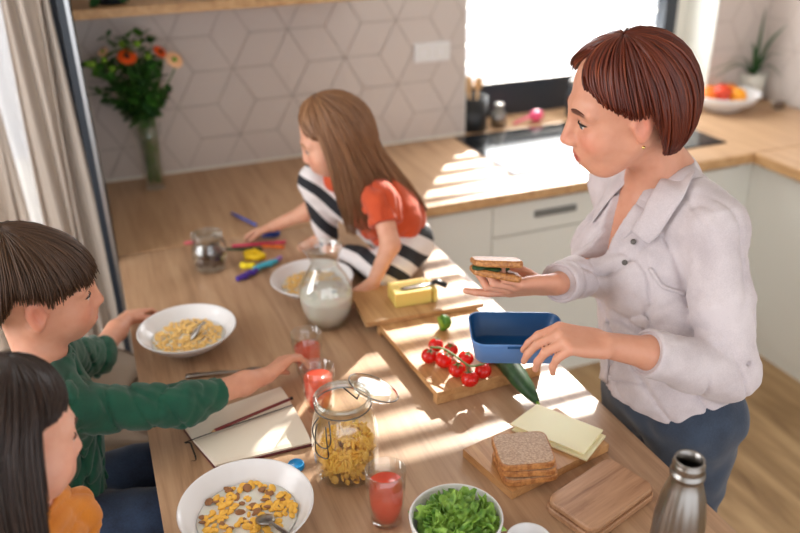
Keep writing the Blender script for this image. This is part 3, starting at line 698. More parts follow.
# bread board with bread and cheese
zC = T+.018
d0, d1, d2 = at(463, 449, zC), at(512, 492, zC), at(609, 444, zC); d3 = d0+(d2-d1)
cb = empty('cutting_board', d1, label='bamboo board carrying the sliced bread and cheese', cat='cutting board')
quadslab('board_plate', [d0, d1, d2, d3], Z, zC, M['bamboo'], cb)
def bread_outline(w, h):
    o = []
    for a in np.linspace(0, 2*math.pi, 40, endpoint=False):
        c, s = math.cos(a), math.sin(a); e = .32
        x, y = w*math.copysign(abs(c)**e, c), h*math.copysign(abs(s)**e, s)
        if y > h*.3: x *= 1+.06*(y/h-.3)
        o.append((x, y))
    return o
def slice_(name, label, w=.05, h=.046, th=.012, mats=None, group=None, crumbmat=None):
    s = empty(name, label=label, cat='bread', group=group)
    bm = bmesh.new(); slab(bm, bread_outline(w, h), 0, th, .0015); from_bm('crust', bm, M['crust'], s, local=True, smooth=False)
    bm = bmesh.new(); slab(bm, bread_outline(w-.003, h-.003), th-.001, th+.0006, .0003); from_bm('crumb', bm, crumbmat or M['crumb'], s, local=True, smooth=False)
    bm = bmesh.new(); slab(bm, bread_outline(w-.003, h-.003), -.0005, .001, .0003); from_bm('crumb', bm, crumbmat or M['crumb'], s, local=True, smooth=False)
    return s
bc = at(524, 447, zC+.045); bdir = math.atan2(*(nrm(at(548, 430, zC+.045)-at(499, 434, zC+.045))[[1, 0]]))
s0 = slice_('bread_slice', 'brown bread slice at the bottom of the stack of three', group='stack of bread slices'); labs = ['brown bread slice in the middle of the stack of three', 'brown bread slice with speckled crumb on top of the stack']
for k in range(3):
    s = s0 if k == 0 else copy_tree(s0)
    if k: s['label'] = labs[k-1]
    s.location = (bc[0]+[.002, .004, 0][k], bc[1]+[-.003, 0, .002][k], zC+.0008+k*.0142); s.rotation_euler = (0, 0, bdir+[.08, -.06, 0][k])
for k in range(2):
    zc0 = zC+.001+k*.0042; off = V(0, 0, 0) if k else (at(586, 462, zC)-at(583, 455, zC))*.9
    q = [at(*c, zc0+.003)+off for c in ((510, 424), (584, 454), (603, 430), (537, 404))]
    o = quadslab('cheese_slice', q, zc0, zc0+.0035, M['cheese'], None)
    tag(o, ['pale yellow cheese slice sticking out under the other one', 'pale yellow cheese slice lying on top, beside the bread'][k], 'cheese', 'cheese slices')
# square bamboo lid of the lunch box
zD = T+.026; e0, e1_, e2, e3 = at(548, 501, zD), at(597, 536, zD), at(656, 484, zD), at(603, 452, zD)
ec = (e0+e1_+e2+e3)/4; ew = (np.linalg.norm(e1_-e0)+np.linalg.norm(e2-e3))/4; eh = (np.linalg.norm(e3-e0)+np.linalg.norm(e2-e1_))/4; ea = math.atan2(*((e1_-e0)+(e2-e3))[[1, 0]])
ld_ = empty('lunch_box_lid', (ec[0], ec[1], Z), ea, label='rounded square wooden lunch box lid of two layers in front of the bread board', cat='board')
bm = bmesh.new(); slab(bm, rrect(ew, eh, .02), 0, .013, .002); from_bm('lower_layer', bm, M['lidwood'], ld_, local=True, smooth=False)
bm = bmesh.new(); slab(bm, rrect(ew-.003, eh-.003, .018), .0135, .026, .003); from_bm('upper_layer', bm, M['lidwood'], ld_, local=True, smooth=False)

# steel bottle
bz = T+.265; bp = at(690, 459, bz)
bo = empty('steel_bottle', (bp[0], bp[1], Z), label='open fluted stainless steel bottle at the table corner', cat='bottle')
bm = bmesh.new(); prof = [(0, 0), (.034, 0), (.036, .003), (.0365, .02), (.0365, .12), (.0355, .16), (.031, .195), (.024, .22), (.0205, .232), (.0205, .237), (.0235, .239), (.0235, .243), (.0205, .245), (.020, .263), (.0195, .265), (.0175, .264), (.0175, .235), (.028, .19), (.033, .15), (.033, .006), (0, .005)]
lathe(bm, prof, 96)
for v in bm.verts:
    r_ = math.hypot(v.co.x, v.co.y)
    if .02 < v.co.z < .225 and r_ > .022 and True:
        a = math.atan2(v.co.y, v.co.x); k = min(1, (v.co.z-.02)/.02, (.225-v.co.z)/.03); f_ = 1-.035*k*(1-abs(math.cos(a*6))); v.co.x *= f_; v.co.y *= f_
from_bm('bottle_body', bm, M['steel'], bo, local=True)
bm = bmesh.new(); lathe(bm, [(.0206, .247), (.0216, .248), (.0206, .250), (.0216, .252), (.0206, .254), (.0216, .256), (.0204, .258)], 48); from_bm('screw_thread', bm, M['steel'], bo, local=True)

# salad bowl
sb = at(456, 517, T+.062)
sl = empty('salad_bowl', (sb[0], sb[1], Z), label='white bowl heaped with chopped green lettuce at the bottom edge', cat='bowl')
bm = bmesh.new(); R_ = .0745; lathe(bm, [(0, .003), (.034, .003), (.036, 0), (.040, 0), (.043, .005), (.06, .018), (.071, .042), (R_, .064), (R_-.002, .066), (R_-.004, .064), (.067, .044), (.056, .022), (0, .009)], 64); from_bm('bowl_body', bm, M['porcelain'], sl, local=True)
bm = bmesh.new(); r = random.Random(3)
lathe(bm, [(0, .015), (.05, .022), (.062, .042), (.05, .046), (0, .05)], 24)
for k in range(110):
    a = r.uniform(0, 6.28); q = .052*math.sqrt(r.random()); s = r.uniform(.013, .024); base = Vector((q*math.cos(a), q*math.sin(a), .046+.012*(1-(q/.062)**2)+r.uniform(-.004, .008)))
    Mx = Matrix.Translation(base) @ Euler((r.uniform(-.9, .9), r.uniform(-.9, .9), r.uniform(0, 6.28))).to_matrix().to_4x4(); G = 5; g = []
    ph = r.uniform(0, 6)
    for i in range(G+1):
        row = []
        for jx in range(G+1):
            u, v_ = i/G*2-1, jx/G*2-1; rag = 1+.28*math.sin(5*math.atan2(v_, u+1e-6)+ph)*max(abs(u), abs(v_)); row.append(bm.verts.new(Mx @ Vector((u*s*.62*rag, v_*s*rag, s*(.35*u*u+.22*math.sin(4*v_+ph)*abs(u))))))
        g.append(row)
    for i in range(G):
        for jx in range(G): bm.faces.new([g[i][jx], g[i+1][jx], g[i+1][jx+1], g[i][jx+1]])
lt = from_bm('lettuce', bm, M['salad'], sl, local=True); lt['kind'] = 'stuff'; md = lt.modifiers.new('t', 'SOLIDIFY'); md.thickness = .0008
dp = at(529, 541, T+.02); bm = bmesh.new(); lathe(bm, [(0, 0), (.026, 0), (.034, .012), (.037, .022), (.0365, .0235), (.0345, .022), (.031, .012), (.024, .004), (0, .004)], 48)
tag(from_bm('small_dish', bm, M['porcelain'], loc=(dp[0], dp[1], Z)), 'small white dish cut off by the bottom edge beside the salad', 'dish')

# ------------------------------------------------------------------ modelling clay and pens at the far end
def clay(pts, r_, mat, label, wob=0.3):
    bm = bmesh.new()
    for k in range(len(pts)-1):
        for t in np.linspace(0, 1, 4, endpoint=(k == len(pts)-2)):
            p = np.array(at(*pts[k], T+r_))*(1-t)+np.array(at(*pts[k+1], T+r_))*t; blob(bm, (p[0]+rng.uniform(-.002, .002), p[1]+rng.uniform(-.003, .003), Z+r_), r_*rng.uniform(.85, 1.1)/1.1, 10)
    o = from_bm('modelling_clay', bm, mat); md = o.modifiers.new('r', 'REMESH'); md.mode = 'VOXEL'; md.voxel_size = .003; o.data.shade_smooth(); md.use_smooth_shade = True
    return tag(o, label, 'modelling clay', 'lumps of modelling clay')
cm = lambda n, c: pri(n, c, .6)
clay([(238, 279), (247, 275), (256, 271)], .010, cm('clay_purple', (70, 40, 150)), 'dark purple string of modelling clay')
clay([(255, 269), (268, 264), (275, 262)], .010, cm('clay_cyan', (70, 180, 205)), 'light blue string of modelling clay')
clay([(243, 266), (252, 266)], .011, cm('clay_yellow', (232, 208, 20)), 'yellow lump of modelling clay by the purple string')
clay([(246, 254), (255, 252), (262, 256), (258, 258), (248, 257)], .011, cm('clay_gold', (240, 200, 18)), 'yellow flower shape of modelling clay below the hand of the girl')
clay([(265, 235), (278, 234)], .012, cm('clay_navy', (26, 60, 140)), 'dark blue lump of modelling clay right of the hand')
clay([(268, 228), (275, 228)], .010, cm('clay_green', (60, 150, 50)), 'small green lump of modelling clay behind the dark blue one')
clay([(275, 261), (281, 258)], .008, cm('clay_lilac', (150, 110, 180)), 'lilac end of modelling clay beside the light blue string')
def pen(a, b, col, label, r_=.0042):
    a, b = at(*a, T+r_+.001), at(*b, T+r_+.001); d = nrm(b-a); g = empty('felt_pen', a, label=label, cat='pen', group='felt pens by the clay')
    m_ = cm('pen_'+str(col[0]), col); tubeo('pen_barrel', [a, b-d*.03], r_, m_, g, 10); tubeo('pen_cap', [b-d*.03, b], r_*1.15, m_, g, 10)
pen((232, 213), (256, 225), (92, 110, 200), 'lavender blue felt pen reaching onto the worktop'); pen((232, 246), (286, 242), (210, 40, 90), 'pink red felt pen under the hand of the girl')
pen((222, 249), (262, 249), (34, 60, 30), 'dark green felt pen right of the small jar'); pen((262, 246), (284, 247), (240, 120, 40), 'orange felt pen end beside the pink red one')
pen((184, 243), (196, 242), (226, 110, 120), 'pink felt pen left of the small jar')

# ------------------------------------------------------------------ vase with flowers
vb = at(156, 187); VH = hz(vb[0], vb[1], 124)-T
va = empty('flower_vase', (vb[0], vb[1], Z), label='clear glass vase standing on the worktop by the tiles', cat='vase')
bm = bmesh.new(); po = [(0, 0), (.036, 0), (.038, .004), (.036, VH*.4), (.040, VH*.75), (.052, VH)]; lathe(bm, po+[(r_-.003, z) for r_, z in po[2:]][::-1]+[(0, .012)], 40); from_bm('glass_wall', bm, M['glass'], va, local=True)
bq = empty('bouquet', (vb[0], vb[1], Z), label='bouquet of gerberas and green leaves in the glass vase', cat='flowers')
r = random.Random(12); bc_ = V(vb[0], vb[1], 0)
tips = []
bm = bmesh.new(); bml = bmesh.new()
def leafat(bm, p, d, s, mi, wdt=.36):
    d = nrm(d); sd_ = nrm(np.cross(d, V(r.uniform(-.4, .4), r.uniform(-.4, .4), 1))); up = np.cross(sd_, d); rows = []
    for t, w_ in ((0, .06), (.25, .8), (.5, 1), (.75, .7), (1, .04)):
        c = p+d*s*t+up*(-.25*s*t*t); rows.append([bm.verts.new(c-sd_*w_*s*wdt+up*.06*s), bm.verts.new(c), bm.verts.new(c+sd_*w_*s*wdt+up*.06*s)])
    for a, b in zip(rows, rows[1:]):
        for k in range(2): f = bm.faces.new([a[k], a[k+1], b[k+1], b[k]]); f.material_index = mi
def px3(px, py, dy=0): return aty(px, py, vb[1]+dy)
nS = 26
for k in range(nS):
    tx = r.uniform(86, 172); ty = r.uniform(36, 110)
    if tx < 100: ty = max(ty, 58)
    dy = r.uniform(-.08, .07); tp = px3(tx, ty, dy); b0_ = bc_+V(r.uniform(-.022, .022), r.uniform(-.022, .022), T+.02); md_ = bc_+V(r.uniform(-.03, .03), r.uniform(-.03, .03), T+VH*.95)
    P = cat_mull([b0_, md_, md_*.5+tp*.5+V(0, 0, .01), tp], 6); tube(bm, P, .0018, 5)
    for i in range(8, len(P)):
        for q in range(3): leafat(bml, P[i], V(r.uniform(-1, 1), r.uniform(-1, 1), r.uniform(-.2, .9)), r.uniform(.022, .045), r.choice([0, 0, 1]), r.uniform(.2, .4))
for q in range(7): leafat(bml, px3(r.choice([130, 160, 145]), r.uniform(85, 110), -.03), V(r.uniform(-1, 1), -.4, r.uniform(-.3, .6)), .06, r.choice([0, 1]), .3)
from_bm('stems', bm, M['leaf'], bq); lv = from_bm('leaves', bml, [M['leaf'], M['leafdark']], bq); lv['kind'] = 'stuff'
def gerbera(px, py, dy, R_, mat, facing):
    c = px3(px, py, dy); f = nrm(facing); Fm = frame3(f, (0, 0, 1)); bmf = bmesh.new()
    for k in range(22):
        a = k*2*math.pi/22; d = Fm[:, 1]*math.cos(a)+Fm[:, 2]*math.sin(a); s_ = np.cross(f, d)
        rows = [[bmf.verts.new(c+d*t*R_+f*(.25*R_*t*(1-t)*2)+s_*w_*R_*.13*sg) for sg in (-1, 1)] for t, w_ in ((.15, .6), (.5, 1), (.85, .9), (1, .3))]
        for A, B in zip(rows, rows[1:]): bmf.faces.new([A[0], A[1], B[1], B[0]])
    fo = from_bm('gerbera_petals', bmf, mat, bq); bmh = bmesh.new(); blob(bmh, c+f*.004, R_*.27, 14, (1, 1, 1)); from_bm('gerbera_heart', bmh, M['heart'] if mat is M['petalo'] else M['leaflime'], fo)
    tubeo('gerbera_stem', cat_mull([c-f*.003, c-f*.015+V(0, 0, -.03), bc_+V(0, 0, T+VH)], 6), .0024, M['leaf'], fo)
toc = nrm(CAM-bc_)
gerbera(127, 57, -.07, .032, M['petalo'], toc+V(.1, 0, .5)); gerbera(174, 60, -.06, .032, M['petalp'], toc+V(.5, 0, .2)); gerbera(160, 52, -.02, .026, M['petalo'], toc+V(.9, 0, .5)); gerbera(103, 52, -.01, .02, M['petalp'], toc+V(-.6, 0, .6))
for px, py, s_ in ((122, 44, .012), (137, 44, .012), (92, 65, .013), (96, 73, .013), (87, 64, .011), (80, 86, .010), (112, 69, .012), (148, 57, .012), (104, 60, .011)):
    bm = bmesh.new(); blob(bm, px3(px, py, r.uniform(-.07, -.03)), s_, 10); from_bm('green_bud', bm, M['leaflime'], bq)
# plant pot on the shelf
pp = V(.12, .47, sz+.029); g = empty('potted_plant', pp, label='small potted plant on the wall shelf, only its lower leaves in view', cat='plant')
bm = bmesh.new(); lathe(bm, [(0, 0), (.04, 0), (.055, .09), (.051, .09), (.04, .07), (0, .07)], 32); from_bm('pot', bm, M['dark'], g, local=True)
bm = bmesh.new()
for k in range(60): leafat(bm, pp+V(r.uniform(-.04, .04), r.uniform(-.06, .0), r.uniform(.03, .12)), V(r.uniform(-1, 1), r.uniform(-1, .3), r.uniform(-.5, .6)), .05, 0)
tag(from_bm('leaves', bm, M['leafdark'], g), kind='stuff')

# ------------------------------------------------------------------ far right corner
fb = at(726, 104, T+.02); q = empty('fruit_bowl', (fb[0]-.02, fb[1]-.0, Z), label='wide white bowl of fruit on the corner worktop', cat='bowl')
FB = V(fb[0]-.02, fb[1]-.0, Z); q.scale = (1.18,)*3
bm = bmesh.new(); lathe(bm, [(0, .004), (.05, .004), (.055, 0), (.065, 0), (.07, .008), (.11, .03), (.135, .062), (.133, .065), (.128, .062), (.105, .036), (.06, .014), (0, .012)], 56); from_bm('bowl_body', bm, M['porcelain'], q, local=True)
fr = [((-.02, -.01, .066), .036, (214, 66, 34), 'red apple on top of the fruit bowl', 'apple'), ((-.075, .0, .05), .032, (236, 120, 30), 'orange at the left side of the fruit bowl', 'orange'), ((.04, -.03, .052), .033, (244, 160, 30), 'yellow orange at the front of the fruit bowl', 'orange'), ((.06, .035, .052), .032, (240, 136, 30), 'orange at the right side of the fruit bowl', 'orange'), ((-.02, .055, .05), .033, (238, 130, 34), 'orange behind the apple in the fruit bowl', 'orange')]
for (o_, r_, c_, lab, ct) in fr:
    o_ = tuple(v*1.18 for v in o_); r_ *= 1.15
    e = empty(ct, FB+V(*o_), label=lab, cat=ct); bm = bmesh.new(); blob(bm, FB+V(*o_), r_, 20, (1, 1, .93)); from_bm('fruit_body', bm, pri('fruit_'+str(c_[1]), c_, .4), e); tubeo('fruit_stalk', [FB+V(*o_)+V(0, 0, r_*.85), FB+V(*o_)+V(.003, 0, r_*1.15)], .0022, M['soil'], e, 6)
pp = at(757, 96); pp = V(pp[0]-.065, pp[1]-.02, Z); g = empty('potted_plant', pp, label='long leaved plant in a white pot in the corner behind the fruit', cat='plant')
bm = bmesh.new(); lathe(bm, [(0, 0), (.045, 0), (.048, .004), (.062, .12), (.057, .12), (.052, .105), (0, .105)], 40); from_bm('pot', bm, M['pot'], g, local=True)
for (tx, ty, dy, w_) in ((766, 8, -.02, .012), (752, 42, -.06, .009), (800, 52, -.12, .012), (812, 74, -.14, .010), (705, 72, -.05, .009), (712, 78, -.12, .009), (835, 20, -.10, .011), (725, 60, .0, .008)):
    tip = aty(tx, ty, pp[1]+dy); tip[0] = min(tip[0], 2.955); b_ = pp+V(0, 0, .11); bm = bmesh.new(); tube(bm, cat_mull([b_, b_*.6+tip*.4+V(0, 0, .05), tip], 8), [w_*(1-.9*(i/16)**2) for i in range(17)], 8, flat=.25); from_bm('leaf', bm, M['leafdark'], g)
pl = at(702, 107); bm = bmesh.new(); lathe(bm, [(0, .002), (.05, .002), (.052, 0), (.058, 0), (.085, .012), (.084, .0145), (.056, .005), (0, .005)], 48); tag(from_bm('plate', bm, M['porcelain'], loc=(pl[0]-.17, pl[1]-.01, Z)), 'white plate on the worktop left of the fruit bowl', 'plate')
sm = at(778, 108); g = empty('nut_dish', (sm[0]-.02, sm[1]-.02, Z), label='small glass dish of brown nuts right of the fruit bowl', cat='dish')
bm = bmesh.new(); lathe(bm, [(0, 0), (.025, 0), (.04, .03), (.042, .04), (.039, .04), (.024, .004), (0, .004)], 32); from_bm('glass_wall', bm, M['glass'], g, local=True)
bm = bmesh.new()
for k in range(16): a = k*2.4; q_ = .022*math.sqrt(k/16); blob(bm, (q_*math.cos(a), q_*math.sin(a), .014+.012*(k % 2)), .010, 8)
tag(from_bm('nuts', bm, M['soil'], g, local=True), kind='stuff')

# utensils at the window
ut = at(487, 150); ut = V(1.50, .74, Z); g = empty('utensil_holder', ut, label='black utensil holder by the window, left of the hob', cat='utensil holder')
bm = bmesh.new(); lathe(bm, [(0, 0), (.056, 0), (.058, .004), (.058, .14), (.055, .14), (.055, .006), (0, .005)], 40); from_bm('holder_body', bm, M['black'], g, local=True)
for k, (dx, dy, hh, hs) in enumerate(((-.02, -.01, .2, .026), (.015, .01, .19, .022), (-.005, .025, .175, .02))):
    s = empty('wooden_spoon', ut+V(dx, dy, .01), label=['wooden spoon with the tallest round head in the black holder', 'wooden spoon leaning right in the black holder', 'short wooden spoon at the back of the black holder'][k], cat='spoon', group='wooden spoons in the black holder')
    tp = ut+V(dx*1.8, dy*1.3, hh); tubeo('handle', [ut+V(dx*.3, dy*.3, .01), tp], .005, M['woodspoon'], s); bm = bmesh.new(); blob(bm, tp, hs, 14, (1, .35, 1.35)); from_bm('spoon_head', bm, M['woodspoon'], s)
for (x, y, r_, hh, mat, nm, lab) in ((1.62, .74, .034, .10, 'steel', 'pepper_mill', 'shiny steel pepper mill on the window ledge'), (2.0, .76, .03, .16, 'dark', 'oil_bottle', 'dark oil bottle on the window ledge behind the face of the woman')):
    g = empty(nm, (x, y, Z), label=lab, cat=nm.replace('_', ' ')); bm = bmesh.new(); lathe(bm, [(0, 0), (r_, 0), (r_, hh*.5), (r_*.8, hh*.62), (r_*.5, hh*.7), (r_*.5, hh*.86), (0, hh*.86)], 32); from_bm('body', bm, M[mat], g, local=True)
    bm = bmesh.new(); lathe(bm, [(0, hh*.865), (r_*.6, hh*.865), (r_*.7, hh*.93), (r_*.5, hh), (0, hh)], 32); from_bm('top', bm, M['steel'], g, local=True)
pb = V(1.80, .73, Z); g = empty('dish_brush', pb, label='pink dish brush lying on the window ledge', cat='brush')
bm = bmesh.new(); blob(bm, pb+V(0, 0, .027), .028, 14, (1.2, .9, .9)); from_bm('brush_head', bm, M['pink'], g); tubeo('handle', [pb+V(-.02, 0, .03), pb+V(-.12, -.02, .012)], .006, M['pink'], g)

# ================================================================== PEOPLE
class Field:
    """distance field of blended limbs and masses, turned into one continuous surface"""
    def __init__(s, lo, hi, h):
        s.lo = np.array(lo, float); s.h = h; s.n = np.ceil((np.array(hi)-s.lo)/h).astype(int)+1
        s.d = np.full(s.n, .06, np.float32)
    def win(s, lo, hi, m):
        a = np.clip(np.floor((np.array(lo)-m-s.lo)/s.h).astype(int), 0, s.n); b = np.clip(np.ceil((np.array(hi)+m-s.lo)/s.h).astype(int)+1, 0, s.n)
        if (b <= a).any(): return None
        sl = tuple(slice(a[i], b[i]) for i in range(3))
        X = (s.lo[0]+s.h*np.arange(a[0], b[0], dtype=np.float32))[:, None, None]; Y = (s.lo[1]+s.h*np.arange(a[1], b[1], dtype=np.float32))[None, :, None]; Z_ = (s.lo[2]+s.h*np.arange(a[2], b[2], dtype=np.float32))[None, None, :]
        return sl, X.astype(np.float32), Y.astype(np.float32), Z_.astype(np.float32)
    def mix(s, sl, v, k, op):
        d = s.d[sl]; v = v.astype(np.float32)
        if op == 'add':
            if k > 0: hh = np.maximum(k-np.abs(d-v), 0)/k; s.d[sl] = np.minimum(d, v)-hh*hh*k*.25
            else: s.d[sl] = np.minimum(d, v)
        else:
            v = -v
            if k > 0: hh = np.maximum(k-np.abs(d-v), 0)/k; s.d[sl] = np.maximum(d, v)+hh*hh*k*.25
            else: s.d[sl] = np.maximum(d, v)
    def cap(s, a, b, ra, rb=None, k=.01, op='add'):
        rb = ra if rb is None else rb; a = np.array(a, float); b = np.array(b, float); R = max(ra, rb); w = s.win(np.minimum(a, b)-R, np.maximum(a, b)+R, max(k, .012)+.008)
        if w is None: return
        sl, X, Y, Z_ = w; ab = b-a; L2 = max(ab@ab, 1e-9)
        t = np.clip(((X-a[0])*ab[0]+(Y-a[1])*ab[1]+(Z_-a[2])*ab[2])/L2, 0, 1)
        v = np.sqrt((X-a[0]-t*ab[0])**2+(Y-a[1]-t*ab[1])**2+(Z_-a[2]-t*ab[2])**2)-(ra+(rb-ra)*t); s.mix(sl, v, k, op)
    def ell(s, c, r, R3=None, k=.01, op='add'):
        c = np.array(c, float); r = np.array(r, float); R3 = np.eye(3) if R3 is None else np.array(R3); ext = np.sqrt((R3**2) @ (r**2)); w = s.win(c-ext, c+ext, max(k, .012)+.008)
        if w is None: return
        sl, X, Y, Z_ = w; X = X-c[0]; Y = Y-c[1]; Z_ = Z_-c[2]; q = [(X*R3[0, i]+Y*R3[1, i]+Z_*R3[2, i]) for i in range(3)]
        k0 = np.sqrt(sum((q[i]/r[i])**2 for i in range(3))); k1 = np.sqrt(sum((q[i]/r[i]**2)**2 for i in range(3)))+1e-6
        s.mix(sl, k0*(k0-1)/k1, k, op)
    def chain(s, P, r, k=.01):
        for i in range(len(P)-1): s.cap(P[i], P[i+1], r[i], r[i+1], k)
    def cutplane(s, p, n, R):
        """flat end: removes what lies beyond plane p, n within radius R"""
        p = np.array(p, float); n = nrm(n); w = s.win(p-R, p+R, 0)
        if w is None: return
        sl, X, Y, Z_ = w; dd = (X-p[0])*n[0]+(Y-p[1])*n[1]+(Z_-p[2])*n[2]; rr = np.sqrt((X-p[0])**2+(Y-p[1])**2+(Z_-p[2])**2)
        s.d[sl] = np.where(rr < R, np.maximum(s.d[sl], dd), s.d[sl])
    def wrinkle(s, amp, freq, seed, stretch=(1, 1, 1), band=.02):
        r = np.random.default_rng(seed); m = np.abs(s.d) < band; I = np.argwhere(m); P = s.lo+I*s.h; acc = 0
        for k in range(9):
            u = nrm(r.normal(size=3)*np.array(stretch)); f = freq*r.uniform(.6, 1.8); ph = r.uniform(0, 6.28); u2 = nrm(r.normal(size=3)); acc = acc+np.sin(P@u*f+ph+1.6*np.sin(P@u2*f*.45+k))*r.uniform(.5, 1)
        acc = acc/3.; acc = np.sign(acc)*np.abs(acc)**1.3
        s.d[tuple(I.T)] += (amp*acc).astype(np.float32)
    def crease(s, amp, freq, seed, stretch=(1, 1, 1), band=.02, pw=3):
        r = np.random.default_rng(seed); m = np.abs(s.d) < band; I = np.argwhere(m); P = s.lo+I*s.h; acc = 0
        for k in range(6):
            u = nrm(r.normal(size=3)*np.array(stretch)); f = freq*r.uniform(.6, 1.5); ph = r.uniform(0, 6.28); u2 = nrm(r.normal(size=3)); u3 = nrm(r.normal(size=3))
            acc = acc+(1-np.abs(np.sin(P@u*f+ph+2.2*np.sin(P@u2*f*.35+k))))**pw*np.clip(.5+np.sin(P@u3*f*.5+k*2), 0, 1.2)
        s.d[tuple(I.T)] += (amp*(acc-.6)).astype(np.float32)
    def mesh(s, name):
        F = s.d; n = s.n; ins = F < 0
        c = [(i, j, k) for i in (0, 1) for j in (0, 1) for k in (0, 1)]
        sh = lambda A, q: A[q[0]:n[0]-1+q[0], q[1]:n[1]-1+q[1], q[2]:n[2]-1+q[2]]
        cnt = sum(sh(ins, q).astype(np.int8) for q in c); act = (cnt > 0) & (cnt < 8); I = np.argwhere(act); ids = np.full(act.shape, -1, np.int32); ids[tuple(I.T)] = np.arange(len(I))
        acc = np.zeros((len(I), 3)); num = np.zeros(len(I)); val = {q: F[I[:, 0]+q[0], I[:, 1]+q[1], I[:, 2]+q[2]] for q in c}
        for a in c:
            for ax in range(3):
                if a[ax]: continue
                b = list(a); b[ax] = 1; b = tuple(b); va_, vb_ = val[a], val[b]; m = (va_ < 0) != (vb_ < 0)
                t = np.where(m, va_/np.where(m, va_-vb_, 1), 0); P = np.array(a, float)[None]+0*acc; P[:, ax] = t; acc += P*m[:, None]; num += m
        Vt = s.lo+(I+acc/num[:, None])*s.h; Q = []
        for ax in range(3):
            A = [slice(None)]*3; B = [slice(None)]*3; A[ax] = slice(0, -1); B[ax] = slice(1, None); a_, b_ = ins[tuple(A)], ins[tuple(B)]; E_ = np.argwhere(a_ != b_)
            o1, o2 = (ax+1) % 3, (ax+2) % 3; E_ = E_[(E_[:, o1] > 0) & (E_[:, o2] > 0) & (E_[:, o1] < n[o1]-1) & (E_[:, o2] < n[o2]-1)]
            e1_ = np.zeros(3, int); e1_[o1] = 1; e2_ = np.zeros(3, int); e2_[o2] = 1
            q = np.stack([ids[tuple((E_-e1_-e2_).T)], ids[tuple((E_-e2_).T)], ids[tuple(E_.T)], ids[tuple((E_-e1_).T)]], 1)
            fl = ~ins[tuple(E_.T)]; q[fl] = q[fl][:, ::-1]; Q.append(q)
        Q = np.concatenate(Q); Q = Q[(Q >= 0).all(1)]
        for it in range(1):                    # light relaxation
            nb = np.zeros_like(Vt); dg = np.zeros(len(Vt))
            for i in range(4):
                a_, b_ = Q[:, i], Q[:, (i+1) % 4]; np.add.at(nb, a_, Vt[b_]); np.add.at(nb, b_, Vt[a_]); np.add.at(dg, a_, 1); np.add.at(dg, b_, 1)
            Vt = Vt*.6+.4*nb/np.maximum(dg, 1)[:, None]
        me = bpy.data.meshes.new(name); me.from_pydata(Vt.tolist(), [], Q.tolist()); me.validate(); return me, Vt
def tone(me, Vt, fn):
    a = me.color_attributes.new('tone', 'FLOAT_COLOR', 'POINT'); c = fn(Vt); c = np.concatenate([c, np.ones((len(c), 1))], 1); a.data.foreach_set('color', c.astype(np.float32).ravel())
def lin(c): return np.array(srgb(c)[:3])

